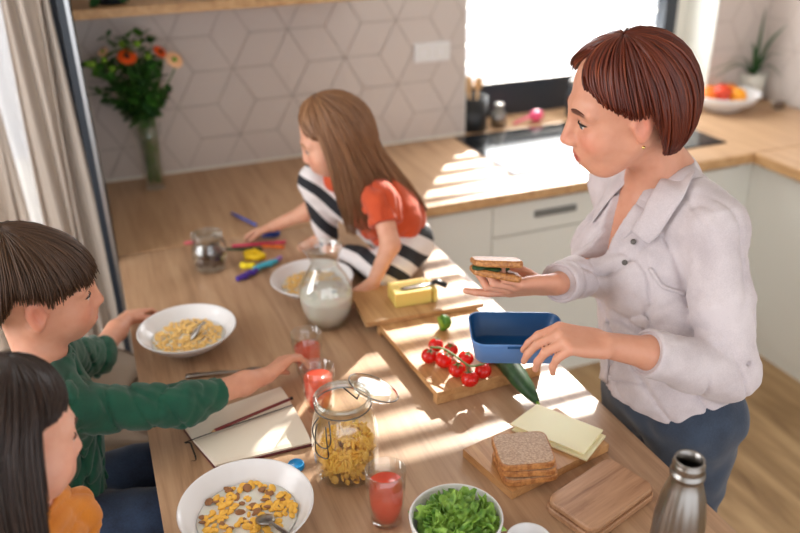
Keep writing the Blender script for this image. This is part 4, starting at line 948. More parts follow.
class Head:
    """head frame: columns forward, left, up; o = middle of the head at eye level; s = size"""
    def __init__(h, o, fwd, up, s=1.0, child=0.0):
        f = nrm(fwd); l = nrm(np.cross(up, f)); u = np.cross(f, l); h.o = np.array(o, float); h.R = np.stack([f, l, u], 1); h.s = s; h.c = child
    def w(h, p): return h.o+h.R@(np.array(p, float)*h.s)
    def loc(h, P): return ((P-h.o)@h.R)/h.s
    def build(h, G):
        w, s, R, c = h.w, h.s, h.R, h.c
        E_ = lambda p, r, k=.02, op='add', R2=None: G.ell(w(p), np.array(r)*s, R if R2 is None else R@R2, k*s, op)
        Cp = lambda a, b, ra, rb=None, k=.012, op='add': G.cap(w(a), w(b), ra*s, (ra if rb is None else rb)*s, k*s, op)
        E_((-.014, 0, .036), (.094, .074, .084)); E_((.022, 0, -.03+.006*c), (.066, .055+.006*c, .081-.012*c), .03)
        E_((.056, 0, -.088+.018*c), (.026, .026, .022), .03)                       # chin
        for sg in (-1, 1):
            Cp((-.012, sg*(.052+.004*c), -.042), (.050, sg*.023, -.090+.018*c), .014, .012, .028)   # jaw
            E_((.053, sg*.032, -.034), (.025, .024+.006*c, .026+.006*c), .028)      # cheek
            Cp((.079, sg*.012, .026), (.066, sg*.046, .022), .0085, .007, .018)     # brow
            E_((.099, sg*.031, .002), (.021, .020, .0135), .014, 'cut')            # eye socket
            E_((.068, sg*.0305, .002), (.0145, .0152, .0148), .006)                 # lids
            E_((.088, sg*.0305, .0012), (.014, .0135, .0058+.001*c), .0015, 'cut')   # eye opening
        nl = .106-.008*c
        Cp((.084, 0, .012), (nl, 0, -.030+.006*c), .0065, .0095+.001*c, .016); 
        for sg in (-1, 1): E_((nl-.010, sg*.0105, -.034+.006*c), (.011, .0075, .0075), .007)
        for sg in (-1, 1): E_((nl-.006, sg*.0055, -.042+.006*c), (.006, .0028, .003), .002, 'cut')
        m = .01*c; E_((.078, 0, -.064+m), (.018, .026, .018), .02)                  # muzzle
        Cp((.0915, 0, -.0585+m), (.086, .012, -.0605+m), .0042, .0036, .005); Cp((.0915, 0, -.0585+m), (.086, -.012, -.0605+m), .0042, .0036, .005)
        Cp((.086, .012, -.0605+m), (.078, .0215, -.064+m), .0036, .002, .005); Cp((.086, -.012, -.0605+m), (.078, -.0215, -.064+m), .0036, .002, .005)
        Cp((.0895, .006, -.0700+m), (.081, .017, -.067+m), .0046, .0028, .005); Cp((.0895, -.006, -.0700+m), (.081, -.017, -.067+m), .0046, .0028, .005); Cp((.0895, .006, -.0700+m), (.0895, -.006, -.0700+m), .0048, .0048, .005)
        G.ell(w((.097, 0, -.0645+m)), np.array((.012, .015, .0016))*s, R, .0015, 'cut')
        for sg in (-1, 1):                                                         # ears
            t = .25; R2 = np.array([[math.cos(t), 0, -math.sin(t)], [0, 1, 0], [math.sin(t), 0, math.cos(t)]])
            ex = .072+.003*c
            E_((-.012, sg*(ex), -.006), (.017, .009, .031), .006, R2=R2); E_((-.006, sg*(ex+.008), -.003), (.009, .0075, .017), .004, 'cut', R2); E_((-.008, sg*(ex+.001), -.031), (.008, .0055, .009), .006)
            E_((.004, sg*(ex-.003), -.008), (.005, .005, .007), .004)
    def tone(h, P, base, lip, extra=None):
        q = h.loc(P); c = np.tile(lin(base), (len(P), 1)); m = .01*h.c
        def blend(col, wgt): nonlocal c; c = c*(1-wgt[:, None])+lin(col)*wgt[:, None]
        g = lambda x, y, z, rx, ry, rz: np.exp(-(((q[:, 0]-x)/rx)**2+((np.abs(q[:, 1])-y)/ry)**2+((q[:, 2]-z)/rz)**2))
        rosy = (222, 128, 108)
        blend(rosy, .45*g(.07, .038, -.03, .03, .02, .02)); blend(rosy, .4*g(.11, 0, -.032, .015, .014, .014)); blend(rosy, .5*g(-.012, .08, -.005, .025, .012, .035))
        zl = -.0645+m-.22*np.abs(q[:, 1])*0; lipm = (q[:, 0] > .070)*np.clip(1-((q[:, 1]/.0235)**2+((q[:, 2]-zl)/.0105)**2), 0, 1)**.5
        blend(lip, np.clip(lipm*1.2, 0, .8))
        ze = .0245-.10*np.maximum(np.abs(q[:, 1])-.034, 0)**1*2; br = (q[:, 0] > .045)*np.clip(1-((np.abs(q[:, 1])-.031)/.019)**2, 0, 1)*np.exp(-((q[:, 2]-ze)/.0030)**2)
        blend(extra or (80, 46, 34), np.clip(br*1.8, 0, .92))
        el = (q[:, 0] > .05)*np.exp(-(((np.abs(q[:, 1])-.0305)/.0145)**4))*np.exp(-((q[:, 2]-.0052)/.0018)**2); blend((60, 36, 30), .85*el)
        return c
    def eyes(h, parent, look, iris=(70, 66, 58)):
        im = pri('iris_'+str(iris[0])+str(iris[1]), iris, .1); lk = nrm(look)
        for sg in (-1, 1):
            c = h.w((.069, sg*.0305, .0015)); r_ = .0132*h.s; bm = bmesh.new(); blob(bm, c, r_, 24); e = from_bm('eye', bm, M['eye'], parent)
            bm = bmesh.new(); f = Matrix(frame3(lk, h.R[:, 2]).tolist()); blob(bm, c+lk*r_*.80, r_*.46, 16, (.62, 1, 1), 0, f); ir = from_bm('iris', bm, im, e)
            bm = bmesh.new(); blob(bm, c+lk*r_*.97, r_*.20, 12, (.62, 1, 1), 0, f); from_bm('pupil', bm, M['black'], e)

def lashes(h, parent, col=(34, 22, 18), brow=None, lo=1.0):
    m_ = pri('lash', col, .7); bw = pri('brow', brow or (74, 44, 32), .8)
    for sg in (-1, 1):
        c0_ = np.array((.068, sg*.0305, .002)); A = [c0_+np.array((.0156*math.cos(a), sg*.0158*math.sin(a), .0058-.0052*abs(math.sin(a))**2.2)) for a in np.linspace(-1.15, 1.25, 12)]
        bm = bmesh.new(); tube(bm, [h.w(q) for q in A], [r_*h.s*lo for r_ in [.0004]+[.0009]*5+[.0013]*4+[.001, .0004]], 6, flat=1.0); from_bm('eyelashes', bm, m_, parent)
        B = [np.array((.0885-.55*t*t*.020-.004*t, sg*(.013+.034*t), .0265+.006*math.sin(t*2.6)-.005*t)) for t in np.linspace(0, 1, 9)]
        bm = bmesh.new(); tube(bm, [h.w(q) for q in B], [r_*h.s for r_ in (.0012, .0022, .0026, .0026, .0024, .0021, .0017, .0012, .0005)], 6, flat=.9); from_bm('eyebrow', bm, bw, parent)
def hand(G, wrist, f, n, right, s=1.0, curl=(.5, .55, .6, .65), spread=.06, thumb=((.5, .75, .3), (.8, .45, .4), (.9, .2, .4)), lift=(0, 0, 0, 0), k=.006):
    """f = direction of the fingers, n = way the palm faces; curl per finger in radians per joint; thumb directions in (f, thumb side, n)"""
    f = nrm(f); n = nrm(np.array(n)-f*(np.array(n)@f)); t = np.cross(f, n) if right else np.cross(n, f)
    W = lambda a, b, c: np.array(wrist)+(f*a+t*b+n*c)*s
    kn = [(.088, .030), (.092, .010), (.086, -.010), (.078, -.028)]; ro = [(.012, .020), (.010, .007), (.008, -.007), (.008, -.019)]
    for (a, b), (c, d) in zip(kn, ro): G.cap(W(c, d, 0), W(a, b, -.002), .0135*s, .0108*s, .012*s)
    G.ell(W(.045, 0, .003), np.array((.040, .032, .012))*s, np.stack([f, t, n], 1), .012*s)
    ph = [(.043, .026, .021), (.047, .029, .022), (.043, .027, .021), (.034, .021, .019)]
    for i in range(4):
        p = W(kn[i][0], kn[i][1], -.002); a = lift[i]; yaw = spread*(1.5-i)
        cs = curl[i] if hasattr(curl[i], '__len__') else (curl[i]*.8, curl[i]*1.1, curl[i]*.8); rr = [.0098, .0088, .0078, .0066]; sc_ = .9 if i == 3 else 1
        for j in range(3):
            a += cs[j]; d = nrm((f*math.cos(a)+n*math.sin(a))+t*yaw*math.cos(a)); q = p+d*ph[i][j]*s; G.cap(p, q, rr[j]*s*sc_, rr[j+1]*s*sc_, .004*s); p = q
    p = W(.018, .020, .004); rr = [.0155, .0118, .0104, .0080]; ln = (.044, .033, .026)
    for j in range(3):
        th = thumb[j]; d = nrm(f*th[0]+t*th[1]+n*th[2]); q = p+d*ln[j]*s; G.cap(p, q, rr[j]*s, rr[j+1]*s, (.014 if j == 0 else .005)*s); p = q

def hair(name, H, mat, parent, ends, drape=None, n_locks=700, lock_r=.0022, Rad=(.098, .104, .088), top=.112, low=.10, c0=(-.012, 0, .012), sweep=0, seed=1, crown=(-.02, 0), thick=1.0, jit=.05, clump=.004, taper=.25, tucked=.6, gap=None):
    """strands start at the crown and follow the skull; ends(phi) gives how far down they reach in head units (up axis),
    phi = 0 at the face, positive to the left of the head; drape(phi) gives extra hanging length in metres"""
    r = np.random.default_rng(seed)
    def path(phi, off, zend, hang, n=14, hang_dir=None):
        sgn = 1 if phi >= 0 else -1; pts = []
        amax = math.acos(max(-.99, min(.98, (zend-c0[2])/(top-c0[2] if zend > c0[2] else low))))
        for i in range(n):
            t = i/(n-1); a = .05+(amax-.05)*t; p_ = phi+sgn*sweep*math.exp(-(phi/.9)**2)*t**1.2
            if gap and abs(p_) < gap*t: p_ = sgn*gap*t
            fr = max(0, math.cos(p_)); bk = max(0, -math.cos(p_)); rx = Rad[0] if math.cos(p_) > 0 else Rad[1]
            sa = math.sin(a); sa = sa**tucked if a > math.pi/2 else sa; h_ = top if math.cos(a) > 0 else low
            z = c0[2]+(h_-(c0[2] if math.cos(a) > 0 else 0))*math.cos(a)
            k = 1+off/.1
            cx, cy = crown[0]*(1-sa), crown[1]*(1-sa)
            pts.append(H.w((c0[0]+cx+rx*sa*math.cos(p_)*k, c0[1]+cy+Rad[2]*sa*math.sin(p_)*k, c0[2]+(z-c0[2])*(1+off/.1*(math.cos(a) > 0)))))
        if hang > 0:
            p = pts[-1]; d = nrm(pts[-1]-pts[-2]); m = max(4, int(hang/.03)); 
            for i in range(m):
                t = (i+1)/m; tgt = hang_dir(phi, t, p) if hang_dir else V(0, 0, -1); d = nrm(d*.55+nrm(tgt)*.45); p = p+d*hang/m; pts.append(p)
        return pts
    fin = lambda ph: ph+(1 if ph >= 0 else -1)*sweep*math.exp(-(ph/.9)**2)
    NP, NL = 96, None
    bm = bmesh.new(); uvl = bm.loops.layers.uv.new('UVMap'); cols = []
    for i in range(NP+1):                      # the closed cap underneath
        phi = -math.pi+2*math.pi*i/NP; cols.append([bm.verts.new(p) for p in path(phi if i < NP else -math.pi, -.002, ends(fin(phi if i < NP else -math.pi)), 0, 14)])
    for i in range(NP):
        for j in range(13):
            f = bm.faces.new([cols[i][j], cols[i][j+1], cols[i+1][j+1], cols[i+1][j]])
            for lp, uv in zip(f.loops, ((i/NP, j/20), (i/NP, (j+1)/20), ((i+1)/NP, (j+1)/20), ((i+1)/NP, j/20))): lp[uvl].uv = uv
    bmesh.ops.remove_doubles(bm, verts=bm.verts, dist=.0004)
    gr = bmesh.ops.solidify(bm, geom=bm.faces[:], thickness=.005) if False else None
    for q in range(n_locks):
        phi = r.uniform(-math.pi, math.pi); off = min(.013, abs(r.normal(0, clump))); pf = fin(phi); ze = ends(pf)+r.uniform(-1, 1)*jit*.1; hg = (drape(pf)[0]*(1-.25*r.random()**2) if drape else 0)
        P = path(phi, off, ze, hg, 12, drape(pf)[1] if drape else None); m = len(P)
        lr = lock_r*H.s*r.uniform(.6, 1.5); rs = [lr*(.5+.5*min(1, i/3))*(1 if i < m*.55 else 1-(1-taper)*((i-m*.55)/(m*.45))) for i in range(m)]
        ph = r.uniform(0, 6.28); P = [p+H.R[:, 1]*.0012*math.sin(i*.9+ph)+H.R[:, 0]*.0012*math.cos(i*.7+ph) for i, p in enumerate(P)]
        nrmup = nrm(P[m//2]-H.o); rings = tube(bm, P, rs, 5, 0, 2.2 if False else 1.6, up=None); u0 = r.random()
        for a in range(len(rings)-1):
            for vtx in rings[a]:
                pass
            for k_ in range(5):
                f = None
        vset = {}
        for a, rg in enumerate(rings):
            for k_, vtx in enumerate(rg): vset[vtx] = (u0+k_*.004, a/20)
        for rg in rings[:-1]:
            for vtx in rg:
                for lp in vtx.link_loops: lp[uvl].uv = vset.get(lp.vert, (u0, 0))
        for vtx in rings[-1]:
            for lp in vtx.link_loops: lp[uvl].uv = vset[vtx]
    me = bpy.data.meshes.new(name); bm.to_mesh(me); bm.free(); return link(name, me, mat, parent)
SK = (212, 156, 130)
def finish(name, G, mat, parent, tonefn=None):
    me, Vt = G.mesh(name)
    if tonefn: tone(me, Vt, tonefn)
    return link(name, me, mat, parent)
def handtone(base, tips):
    return base

# ------------------------------------------------------------------ the woman
wo = empty('person', (1.0, -1.17, 0), label='woman with auburn bob in a pale linen shirt, holding a sandwich and a blue box', cat='person')
neck = V(1.005, -1.075, 1.262); Ls = V(1.006, -1.235, 1.218); Rs = V(1.03, -.93, 1.205)
HW = Head(V(.897, -1.089, 1.418), V(-.893, .364, -.265), V(-.297, -.031, .955), 1.06)
pel = V(.995, -1.20, .86)
Lel = pk(722, 366, 1.455); Lwr = pk(605, 345, 1.345); Rel = pk(632, 258, 1.73); Rwr = pk(556, 284, 1.475)
G = Field((.50, -1.42, .80), (1.20, -.78, 1.60), .003)
HW.build(G)
G.cap(HW.w((-.035, 0, -.05)), neck+V(.006, 0, -.01), .045, .049, .03); G.cap(neck+V(.01, 0, 0), neck+V(.03, 0, -.12), .06, .1, .04)
G.ell(V(1.0, -1.085, 1.13), (.080, .108, .125), k=.05); G.ell(V(1.0, -1.14, .99), (.075, .10, .12), k=.05); G.ell(pel, (.08, .115, .10), k=.05)
G.cap(neck+V(0, -.03, -.01), Ls, .028, .034, .04); G.cap(neck+V(0, .03, -.01), Rs, .028, .034, .04)      # shoulders
for sy in (-1, 1): G.ell(V(.940, -1.075+sy*.058, 1.10), (.044, .048, .052), k=.04)
for sy in (-1, 1): G.cap(neck+V(-.052, sy*.012, -.035), V(.985, -1.075+sy*.12, 1.222), .011, .010, .015)   # collar bones
G.chain([Ls, Lel, Lwr+(Lel-Lwr)*.4, Lwr], [.036, .030, .0290, .0220], .02); G.chain([Rs, Rel, Rwr+(Rel-Rwr)*.35, Rwr], [.036, .030, .026, .0215], .02)
# left hand: back of the hand towards the camera, fingers over the front of the box
Lf = nrm(pk(556, 338, 1.325)-pk(605, 345, 1.345)); hand(G, Lwr, Lf, -CU*.72+CF*.6, False, .88, curl=((.35, .4, .25), (.38, .45, .3), (.42, .5, .35), (.5, .55, .4)), lift=(.38, .42, .46, .52), spread=.0, thumb=((.75, .55, .35), (.95, .1, .45), (.95, -.1, .4)))
# right hand: palm up under the sandwich, thumb over it
Rf = nrm(pk(512, 287, 1.465)-pk(556, 284, 1.475)); hand(G, Rwr, Rf, CU*.93+CF*.3, True, .92, curl=((.25, .1, .1), (.75, .95, .6), (.8, 1.05, .7), (.85, 1.1, .8)), lift=(-.2, -.55, -.6, -.6), spread=.05, thumb=((.55, .45, .7), (.8, .1, .65), (.97, -.2, .15)))
wtone = lambda P: HW.tone(P, SK, (178, 72, 66))
body = finish('body', G, M['skin'], wo, wtone)
HW.eyes(body, V(-.95, .2, -.35), (88, 96, 96)); lashes(HW, body, brow=(92, 50, 36), lo=1.3)
# legs under the jeans are part of the same body
G = Field((.78, -1.40, .0), (1.25, -.90, 1.0), .006)
for sy, x2 in ((-1, 1.02), (1, 1.03)):
    hip = pel+V(.005, sy*.078, -.02); kne = V(1.0, -1.19+sy*.085, .45); ank = V(1.03, -1.19+sy*.09, .07)
    G.chain([hip, kne, ank], [.088, .058, .045], .02); G.cap(ank+V(.02, 0, -.02), ank+V(-.14, 0, -.035), .035, .03, .02)
G.ell(pel+V(.0, 0, .0), (.102, .150, .11), k=.04); G.cutplane(V(1, -1.2, .965), (0, 0, 1), .3); G.wrinkle(.003, 60, 3)
jeans = finish('jeans', G, M['dark_denim'], wo)
# shirt
def FOLDS(G):
    # crisp creases: thin grooves cut at the armhole, elbow and waist
    for a, b_, r_ in ((Lel+V(-.03, .035, .05), Lel+V(.03, -.02, .055), .007), (Lel+V(-.045, .02, .02), Lel+V(.01, -.045, .03), .006), (Lel+V(-.02, .04, .09), Lel+V(.04, -.01, .10), .005),
                      (V(.90, -1.22, .98), V(1.0, -1.34, .94), .006), (V(.885, -1.14, 1.02), V(.93, -1.27, 1.0), .006), (V(.885, -1.06, .96), V(.90, -1.2, .90), .006)):
        G.cap(a, b_, r_, r_*.5, .016, 'cut')
G = Field((.70, -1.46, .80), (1.25, -.74, 1.32), .0034)
G.ell(V(1.004, -1.083, 1.14), (.104, .136, .135), k=.05); G.ell(V(1.0, -1.145, .99), (.114, .140, .13), k=.05); G.ell(V(.985, -1.195, .89), (.112, .148, .10), k=.05)
for sy in (-1, 1): G.ell(V(.932, -1.075+sy*.062, 1.10), (.056, .060, .064), k=.05)
G.cap(neck+V(.012, -.03, -.012), Ls, .046, .060, .05); G.cap(neck+V(.012, .03, -.012), Rs, .046, .060, .05); G.ell(neck+V(.03, 0, -.03), (.06, .09, .035), k=.03)
Lc = Lel+(Lwr-Lel)*.66; Rc = Rel+(Rwr-Rel)*.96
G.chain([Ls, Ls+(Lel-Ls)*.5+V(.0, -.01, 0), Lel+V(.008, -.008, -.012), Lc], [.052, .053, .050, .037], .008); G.chain([Rs, Rel+V(.0, .01, -.01), Rc], [.060, .052, .036], .03)
G.cap(Lel+V(.02, 0, -.02), Lel+(Lc-Lel)*.5+V(0, 0, -.018), .040, .036, .02)
G.wrinkle(.0022, 46, 11, (1, 1, .5)); G.crease(.0058, 33, 15, (1.2, 1.2, .5), pw=6); G.wrinkle(.0012, 120, 12); FOLDS(G)
G.cutplane(Lc, Lwr-Lel, .075); G.cutplane(Rc, Rwr-Rel, .06); G.cutplane(V(.99, -1.2, .845), (-.12, -.08, -1), .3)
# open neckline: wedge down the front and the neck hole
G.ell(neck+V(-.012, 0, .024), (.060, .058, .042), k=.008, op='cut')
vb0, vb1 = neck+V(-.075, .004, .0), V(.875, -1.085, 1.07)
for t in np.linspace(0, 1, 16):
    p = vb0+(vb1-vb0)*t; G.ell(p+V(-.01, 0, 0), (.052, .040*(1-t)+.004, .016), k=.004, op='cut')
shirt = finish('shirt', G, M['linen'], wo)
# collar leaves, placket, buttons, pocket, cuffs
def strip(bm, P, Nn, w_, th=.0024):
    """ribbon along P with outward normals Nn"""
    rows = []
    for i, p in enumerate(P):
        t = nrm(np.array(P[min(i+1, len(P)-1)])-np.array(P[max(i-1, 0)])); n_ = nrm(Nn[i]); s_ = nrm(np.cross(t, n_)); ww = w_[i] if hasattr(w_, '__len__') else w_
        rows.append([bm.verts.new(p+s_*ww/2+n_*th), bm.verts.new(p-s_*ww/2+n_*th), bm.verts.new(p-s_*ww/2-n_*th), bm.verts.new(p+s_*ww/2-n_*th)])
    for a, b in zip(rows, rows[1:]):
        for k in range(4): bm.faces.new([a[k], a[(k+1) % 4], b[(k+1) % 4], b[k]])
    bm.faces.new(rows[0]); bm.faces.new(rows[-1][::-1])
from mathutils.bvhtree import BVHTree
def bvh_of(o):
    Mw = world(o); return BVHTree.FromPolygons([Mw @ v.co for v in o.data.vertices], [p.vertices[:] for p in o.data.polygons])
sbv = bvh_of(shirt); bbv = bvh_of(body)
def onsurf(px, py, bv=sbv, out=.0):
    d = nrm(ray(px, py)); hit = bv.ray_cast(Vector(CAM), Vector(d)); 
    if hit[0] is None: return None
    return V(*hit[0])+V(*hit[1])*out, V(*hit[1])
def surfpath(pts, bv=sbv, out=.002):
    P = []; Nn = []
    for a, b in zip(pts, pts[1:]):
        for t in np.linspace(0, 1, 6, endpoint=False):
            h = onsurf(a[0]+(b[0]-a[0])*t, a[1]+(b[1]-a[1])*t, bv, out)
            if h: P.append(h[0]); Nn.append(h[1])
    h = onsurf(*pts[-1], bv, out)
    if h: P.append(h[0]); Nn.append(h[1])
    if len(P) > 4:
        P2 = [P[0]]+[(P[i-1]+P[i]+P[i+1])/3 for i in range(1, len(P)-1)]+[P[-1]]; N2 = [Nn[0]]+[(Nn[i-1]+Nn[i]+Nn[i+1])/3 for i in range(1, len(Nn)-1)]+[Nn[-1]]; P, Nn = P2, N2
    return P, Nn
WSP = (P_, N_) = surfpath([(607, 356), (604, 380), (603, 408)])
if len(P_) > 2: bm = bmesh.new(); strip(bm, P_, N_, .022, .0012); from_bm('placket', bm, M['linen'], shirt)
for px, py in ((640, 226), (634, 242), (625, 262), (604, 385)):
    h = onsurf(px, py, sbv, .004)
    if h: bm = bmesh.new(); q_ = h[1]; Fm = Matrix(frame3(q_, (.1, .2, 1)).tolist()); blob(bm, h[0], .0055, 12, (.35, 1, 1), 0, Fm); from_bm('button', bm, M['button'], shirt)
P_, N_ = surfpath([(650, 268), (662, 287), (686, 294)], out=.002)
if len(P_) > 2: bm = bmesh.new(); strip(bm, P_, N_, .007, .001); from_bm('pocket', bm, M['linen'], shirt)
def collar(pts_in, pts_out, z=0):
    bm = bmesh.new(); rows = []; k = len(pts_in)
    for i in range(k):
        a, b = np.array(pts_in[i]), np.array(pts_out[i]); up = V(0, 0, 1)
        rows.append([bm.verts.new(a*(1-t)+b*t+up*.010*math.sin(t*math.pi)) for t in np.linspace(0, 1, 6)])
    for A, B in zip(rows, rows[1:]):
        for j_ in range(5): bm.faces.new([A[j_], A[j_+1], B[j_+1], B[j_]])
    o = from_bm('collar', bm, M['linen'], shirt); md = o.modifiers.new('t', 'SOLIDIFY'); md.thickness = .0045; md.offset = 0; ms = o.modifiers.new('s', 'SUBSURF'); ms.levels = ms.render_levels = 1; return o
nk = neck
cin = []; cout = []
for a in np.linspace(24, 336, 25):             # a = angle round the neck, 0 = front (-x)
    ar = math.radians(a); f0 = max(0, math.cos(ar)); wid = .050+.034*f0**2
    q = V(nk[0]+.004-.058*math.cos(ar), nk[1]-.057*math.sin(ar), 0); o_ = V(nk[0]+.006-(.058+wid)*math.cos(ar), nk[1]-(.057+wid*(1-.35*f0))*math.sin(ar), 0)
    def top_(xy): h_ = sbv.ray_cast(Vector((xy[0], xy[1], 1.6)), Vector((0, 0, -1))); return h_[0].z if h_[0] else nk[2]
    zo = top_(o_); zi = nk[2]+.040-.050*f0**1.5; cout.append(V(o_[0], o_[1], zo+.009)); cin.append(V(q[0], q[1], max(zi, top_(q)+.004)))
for L_s in (cin, cout):
    for _ in range(3):
        for i in range(1, len(L_s)-1): L_s[i] = (L_s[i-1]+2*L_s[i]+L_s[i+1])/4
collar(cin, cout)
def leaf_strip(inn, out_, zi, zo_):                 # one collar leaf lying on the shirt
    A, _ = surfpath(inn, out=zi); B, _ = surfpath(out_, out=zo_); n_ = min(len(A), len(B)); bm = bmesh.new(); rows = []
    for i in range(n_):
        a, c = A[int(i*(len(A)-1)/(n_-1))], B[int(i*(len(B)-1)/(n_-1))]; up = nrm(CAM-a); rows.append([bm.verts.new(a*(1-t)+c*t+up*.006*math.sin(t*math.pi)) for t in np.linspace(0, 1, 5)])
    for a, c in zip(rows, rows[1:]):
        for j_ in range(4): bm.faces.new([a[j_], a[j_+1], c[j_+1], c[j_]])
    o = from_bm('collar', bm, M['linen'], shirt); md = o.modifiers.new('t', 'SOLIDIFY'); md.thickness = .004; md.offset = 1; ms = o.modifiers.new('s', 'SUBSURF'); ms.levels = ms.render_levels = 1
leaf_strip([(676, 168), (664, 184), (650, 206), (634, 232)], [(697, 176), (688, 198), (670, 224), (650, 246)], .014, .009)
bm = bmesh.new()
for c_, dd_, rr_ in ((Lc, nrm(Lwr-Lel), .0395), (Rc, nrm(Rwr-Rel), .036)):
    Fm = frame3(dd_, (0, 0, 1)); ring = lambda off, r0: [c_+dd_*off+Fm[:, 1]*r0*math.cos(a)+Fm[:, 2]*r0*math.sin(a)*1.0 for a in np.linspace(0, 2*math.pi, 33)[:-1]]
    R_s = [ring(-.030, rr_-.002), ring(-.028, rr_+.0035), ring(-.004, rr_+.003), ring(.002, rr_+.001), ring(.001, rr_-.004), ring(-.02, rr_-.006)]
    vr = [[bm.verts.new(p) for p in q_] for q_ in R_s]
    for A, B in zip(vr, vr[1:]):
        for k in range(32): bm.faces.new([A[k], A[(k+1) % 32], B[(k+1) % 32], B[k]])
    from_bm('cuff', bm, M['linen'], shirt); bm = bmesh.new()
bm.free()
# hair: chin length bob, swept from a parting
def wends(phi):
    a = abs(phi)
    if a < .8: return .068
    if a < 1.42: return .068-(a-.8)/.62*.050
    if a < 1.66: return .018
    if a < 1.9: return .018-(a-1.66)/.24*.086
    if a < 2.3: return -.068-(a-1.9)/.4*.010
    return -.078+(a-2.3)/.85*.014
hair('hair', HW, M['hair_auburn'], wo, wends, n_locks=2600, lock_r=.0018, Rad=(.110, .100, .090), top=.117, low=.118, sweep=.7, seed=4, crown=(.0, .02), clump=.0055, tucked=.85, taper=.35, c0=(-.012, 0, .012))
er = HW.w((-.004, .084, -.040)); bm = bmesh.new(); blob(bm, er, .0032, 12); from_bm('earring', bm, M['gold'], wo)

# sandwich held by the right hand
sc_ = pk(496, 268, 1.46); su = nrm(CU*.93-CF*.10+CR*.12); sx_ = nrm(CR-su*(CR@su)); sy_ = np.cross(su, sx_)
Mx = Matrix(((sx_[0], sy_[0], su[0], sc_[0]), (sx_[1], sy_[1], su[1], sc_[1]), (sx_[2], sy_[2], su[2], sc_[2]), (0, 0, 0, 1)))
sa = empty('sandwich', sc_, label='toasted sandwich with green filling held in the right hand of the woman', cat='sandwich')
for z0, tlt in ((-.016, .05), (.005, -.10)):
    bm = bmesh.new(); slab(bm, bread_outline(.045, .042), 0, .012, .003); Mt = Mx @ Matrix.Translation((0, 0, z0)) @ Matrix.Rotation(tlt, 4, 'Y'); bmesh.ops.transform(bm, matrix=Mt, verts=bm.verts); from_bm('bread_slice', bm, M['toast'], sa, smooth=False)
bm = bmesh.new(); r = random.Random(2)
for k in range(16): blob(bm, (Mx @ Vector((-.018+r.uniform(-.018, .034), r.uniform(-.034, .034), .001+r.uniform(-.002, .002))))[:], .014, 8, (1, 1, .28), 0, Euler((r.uniform(-.3, .3), r.uniform(-.3, .3), 0)).to_matrix())
tag(from_bm('green_filling', bm, M['cuke'], sa), kind='stuff')

# blue lunch box in the left hand
bxc = pk(515, 337, 1.445); bf = nrm(V(CR[0], CR[1], 0)); bs = np.cross(V(0, 0, 1), bf); bu_ = nrm(V(-.02, -.03, 1)); 
hx_, hy_, hh_ = .084, .055, .046
Mb = Matrix(((bf[0], bs[0], 0, bxc[0]), (bf[1], bs[1], 0, bxc[1]), (0, 0, 1, bxc[2]-.026), (0, 0, 0, 1))) @ Matrix.Rotation(.03, 4, 'Y') @ Matrix.Rotation(.05, 4, 'X')
lb = empty('lunch_box', bxc, label='open blue lunch box held above the board in the left hand of the woman', cat='box')
bm = bmesh.new(); L_ = []
for hx, hy, rr_, z in ((.070, .041, .018, 0), (.074, .045, .020, .001), (hx_-.001, hy_-.001, .024, hh_-.004), (hx_, hy_, .024, hh_), (hx_-.0025, hy_-.0025, .022, hh_)): L_.append([bm.verts.new((x, y, z)) for x, y in rrect(hx, hy, rr_, 8)])
for A, B in zip(L_, L_[1:]):
    for k in range(len(A)): bm.faces.new([A[k], A[(k+1) % len(A)], B[(k+1) % len(A)], B[k]])
bm.faces.new(L_[0][::-1]); bmesh.ops.transform(bm, matrix=Mb, verts=bm.verts); from_bm('outer_shell', bm, M['blue'], lb)
bm = bmesh.new(); L_ = []
for hx, hy, rr_, z in ((hx_-.0027, hy_-.0027, .0218, hh_), (hx_-.004, hy_-.004, .021, hh_-.004), (.071, .042, .018, .004), (.066, .038, .016, .0025)): L_.append([bm.verts.new((x, y, z)) for x, y in rrect(hx, hy, rr_, 8)])
for A, B in zip(L_, L_[1:]):
    for k in range(len(A)): bm.faces.new([A[k], A[(k+1) % len(A)], B[(k+1) % len(A)], B[k]])
bm.faces.new(L_[-1]); bmesh.ops.transform(bm, matrix=Mb, verts=bm.verts); from_bm('inner_lining', bm, M['bluein'], lb)
bm = bmesh.new(); box(bm, -.022, .016, -hy_-.0012, -hy_+.001, hh_-.007, hh_-.003, 0, 0, Mb); from_bm('latch_groove', bm, M['bluein'], lb, smooth=False)

# ------------------------------------------------------------------ the boy
def px(n_, P): 
    d = np.array(P)-CAM; k = d@CF
bo = empty('person', (-.17, -.92, 0), label='boy with short brown hair in a green long sleeved shirt, reaching for a glass', cat='person')
HB = Head(V(-.131, -.845, 1.139), V(.991, .035, -.135), V(.135, -.09, .985), .96, .8)
nk = V(-.150, -.872, 1.012); bR = V(-.132, -.985, .975); bL = V(-.155, -.765, .965)
eR = V(.075, -.945, .905); wR = V(.250, -.868, .878); eL = V(-.085, -.60, .845); wL = V(-.005, -.465, .855)
for n_, P in (('bR', bR), ('eR', eR), ('wR', wR), ('bL', bL), ('eL', eL), ('wL', wL), ('nk', nk)): px(n_, P)
G = Field((-.32, -1.10, .52), (.42, -.34, 1.30), .003)
HB.build(G); G.cap(HB.w((-.03, 0, -.05)), nk+V(0, 0, -.01), .042, .043, .025)
G.ell(V(-.16, -.885, .90), (.07, .10, .11), k=.04); G.ell(V(-.18, -.905, .74), (.072, .095, .13), k=.05); G.ell(V(-.18, -.92, .62), (.08, .105, .07), k=.04)
G.cap(nk+V(0, 0, -.02), bR, .032, .036, .03); G.cap(nk+V(0, 0, -.02), bL, .032, .036, .03)
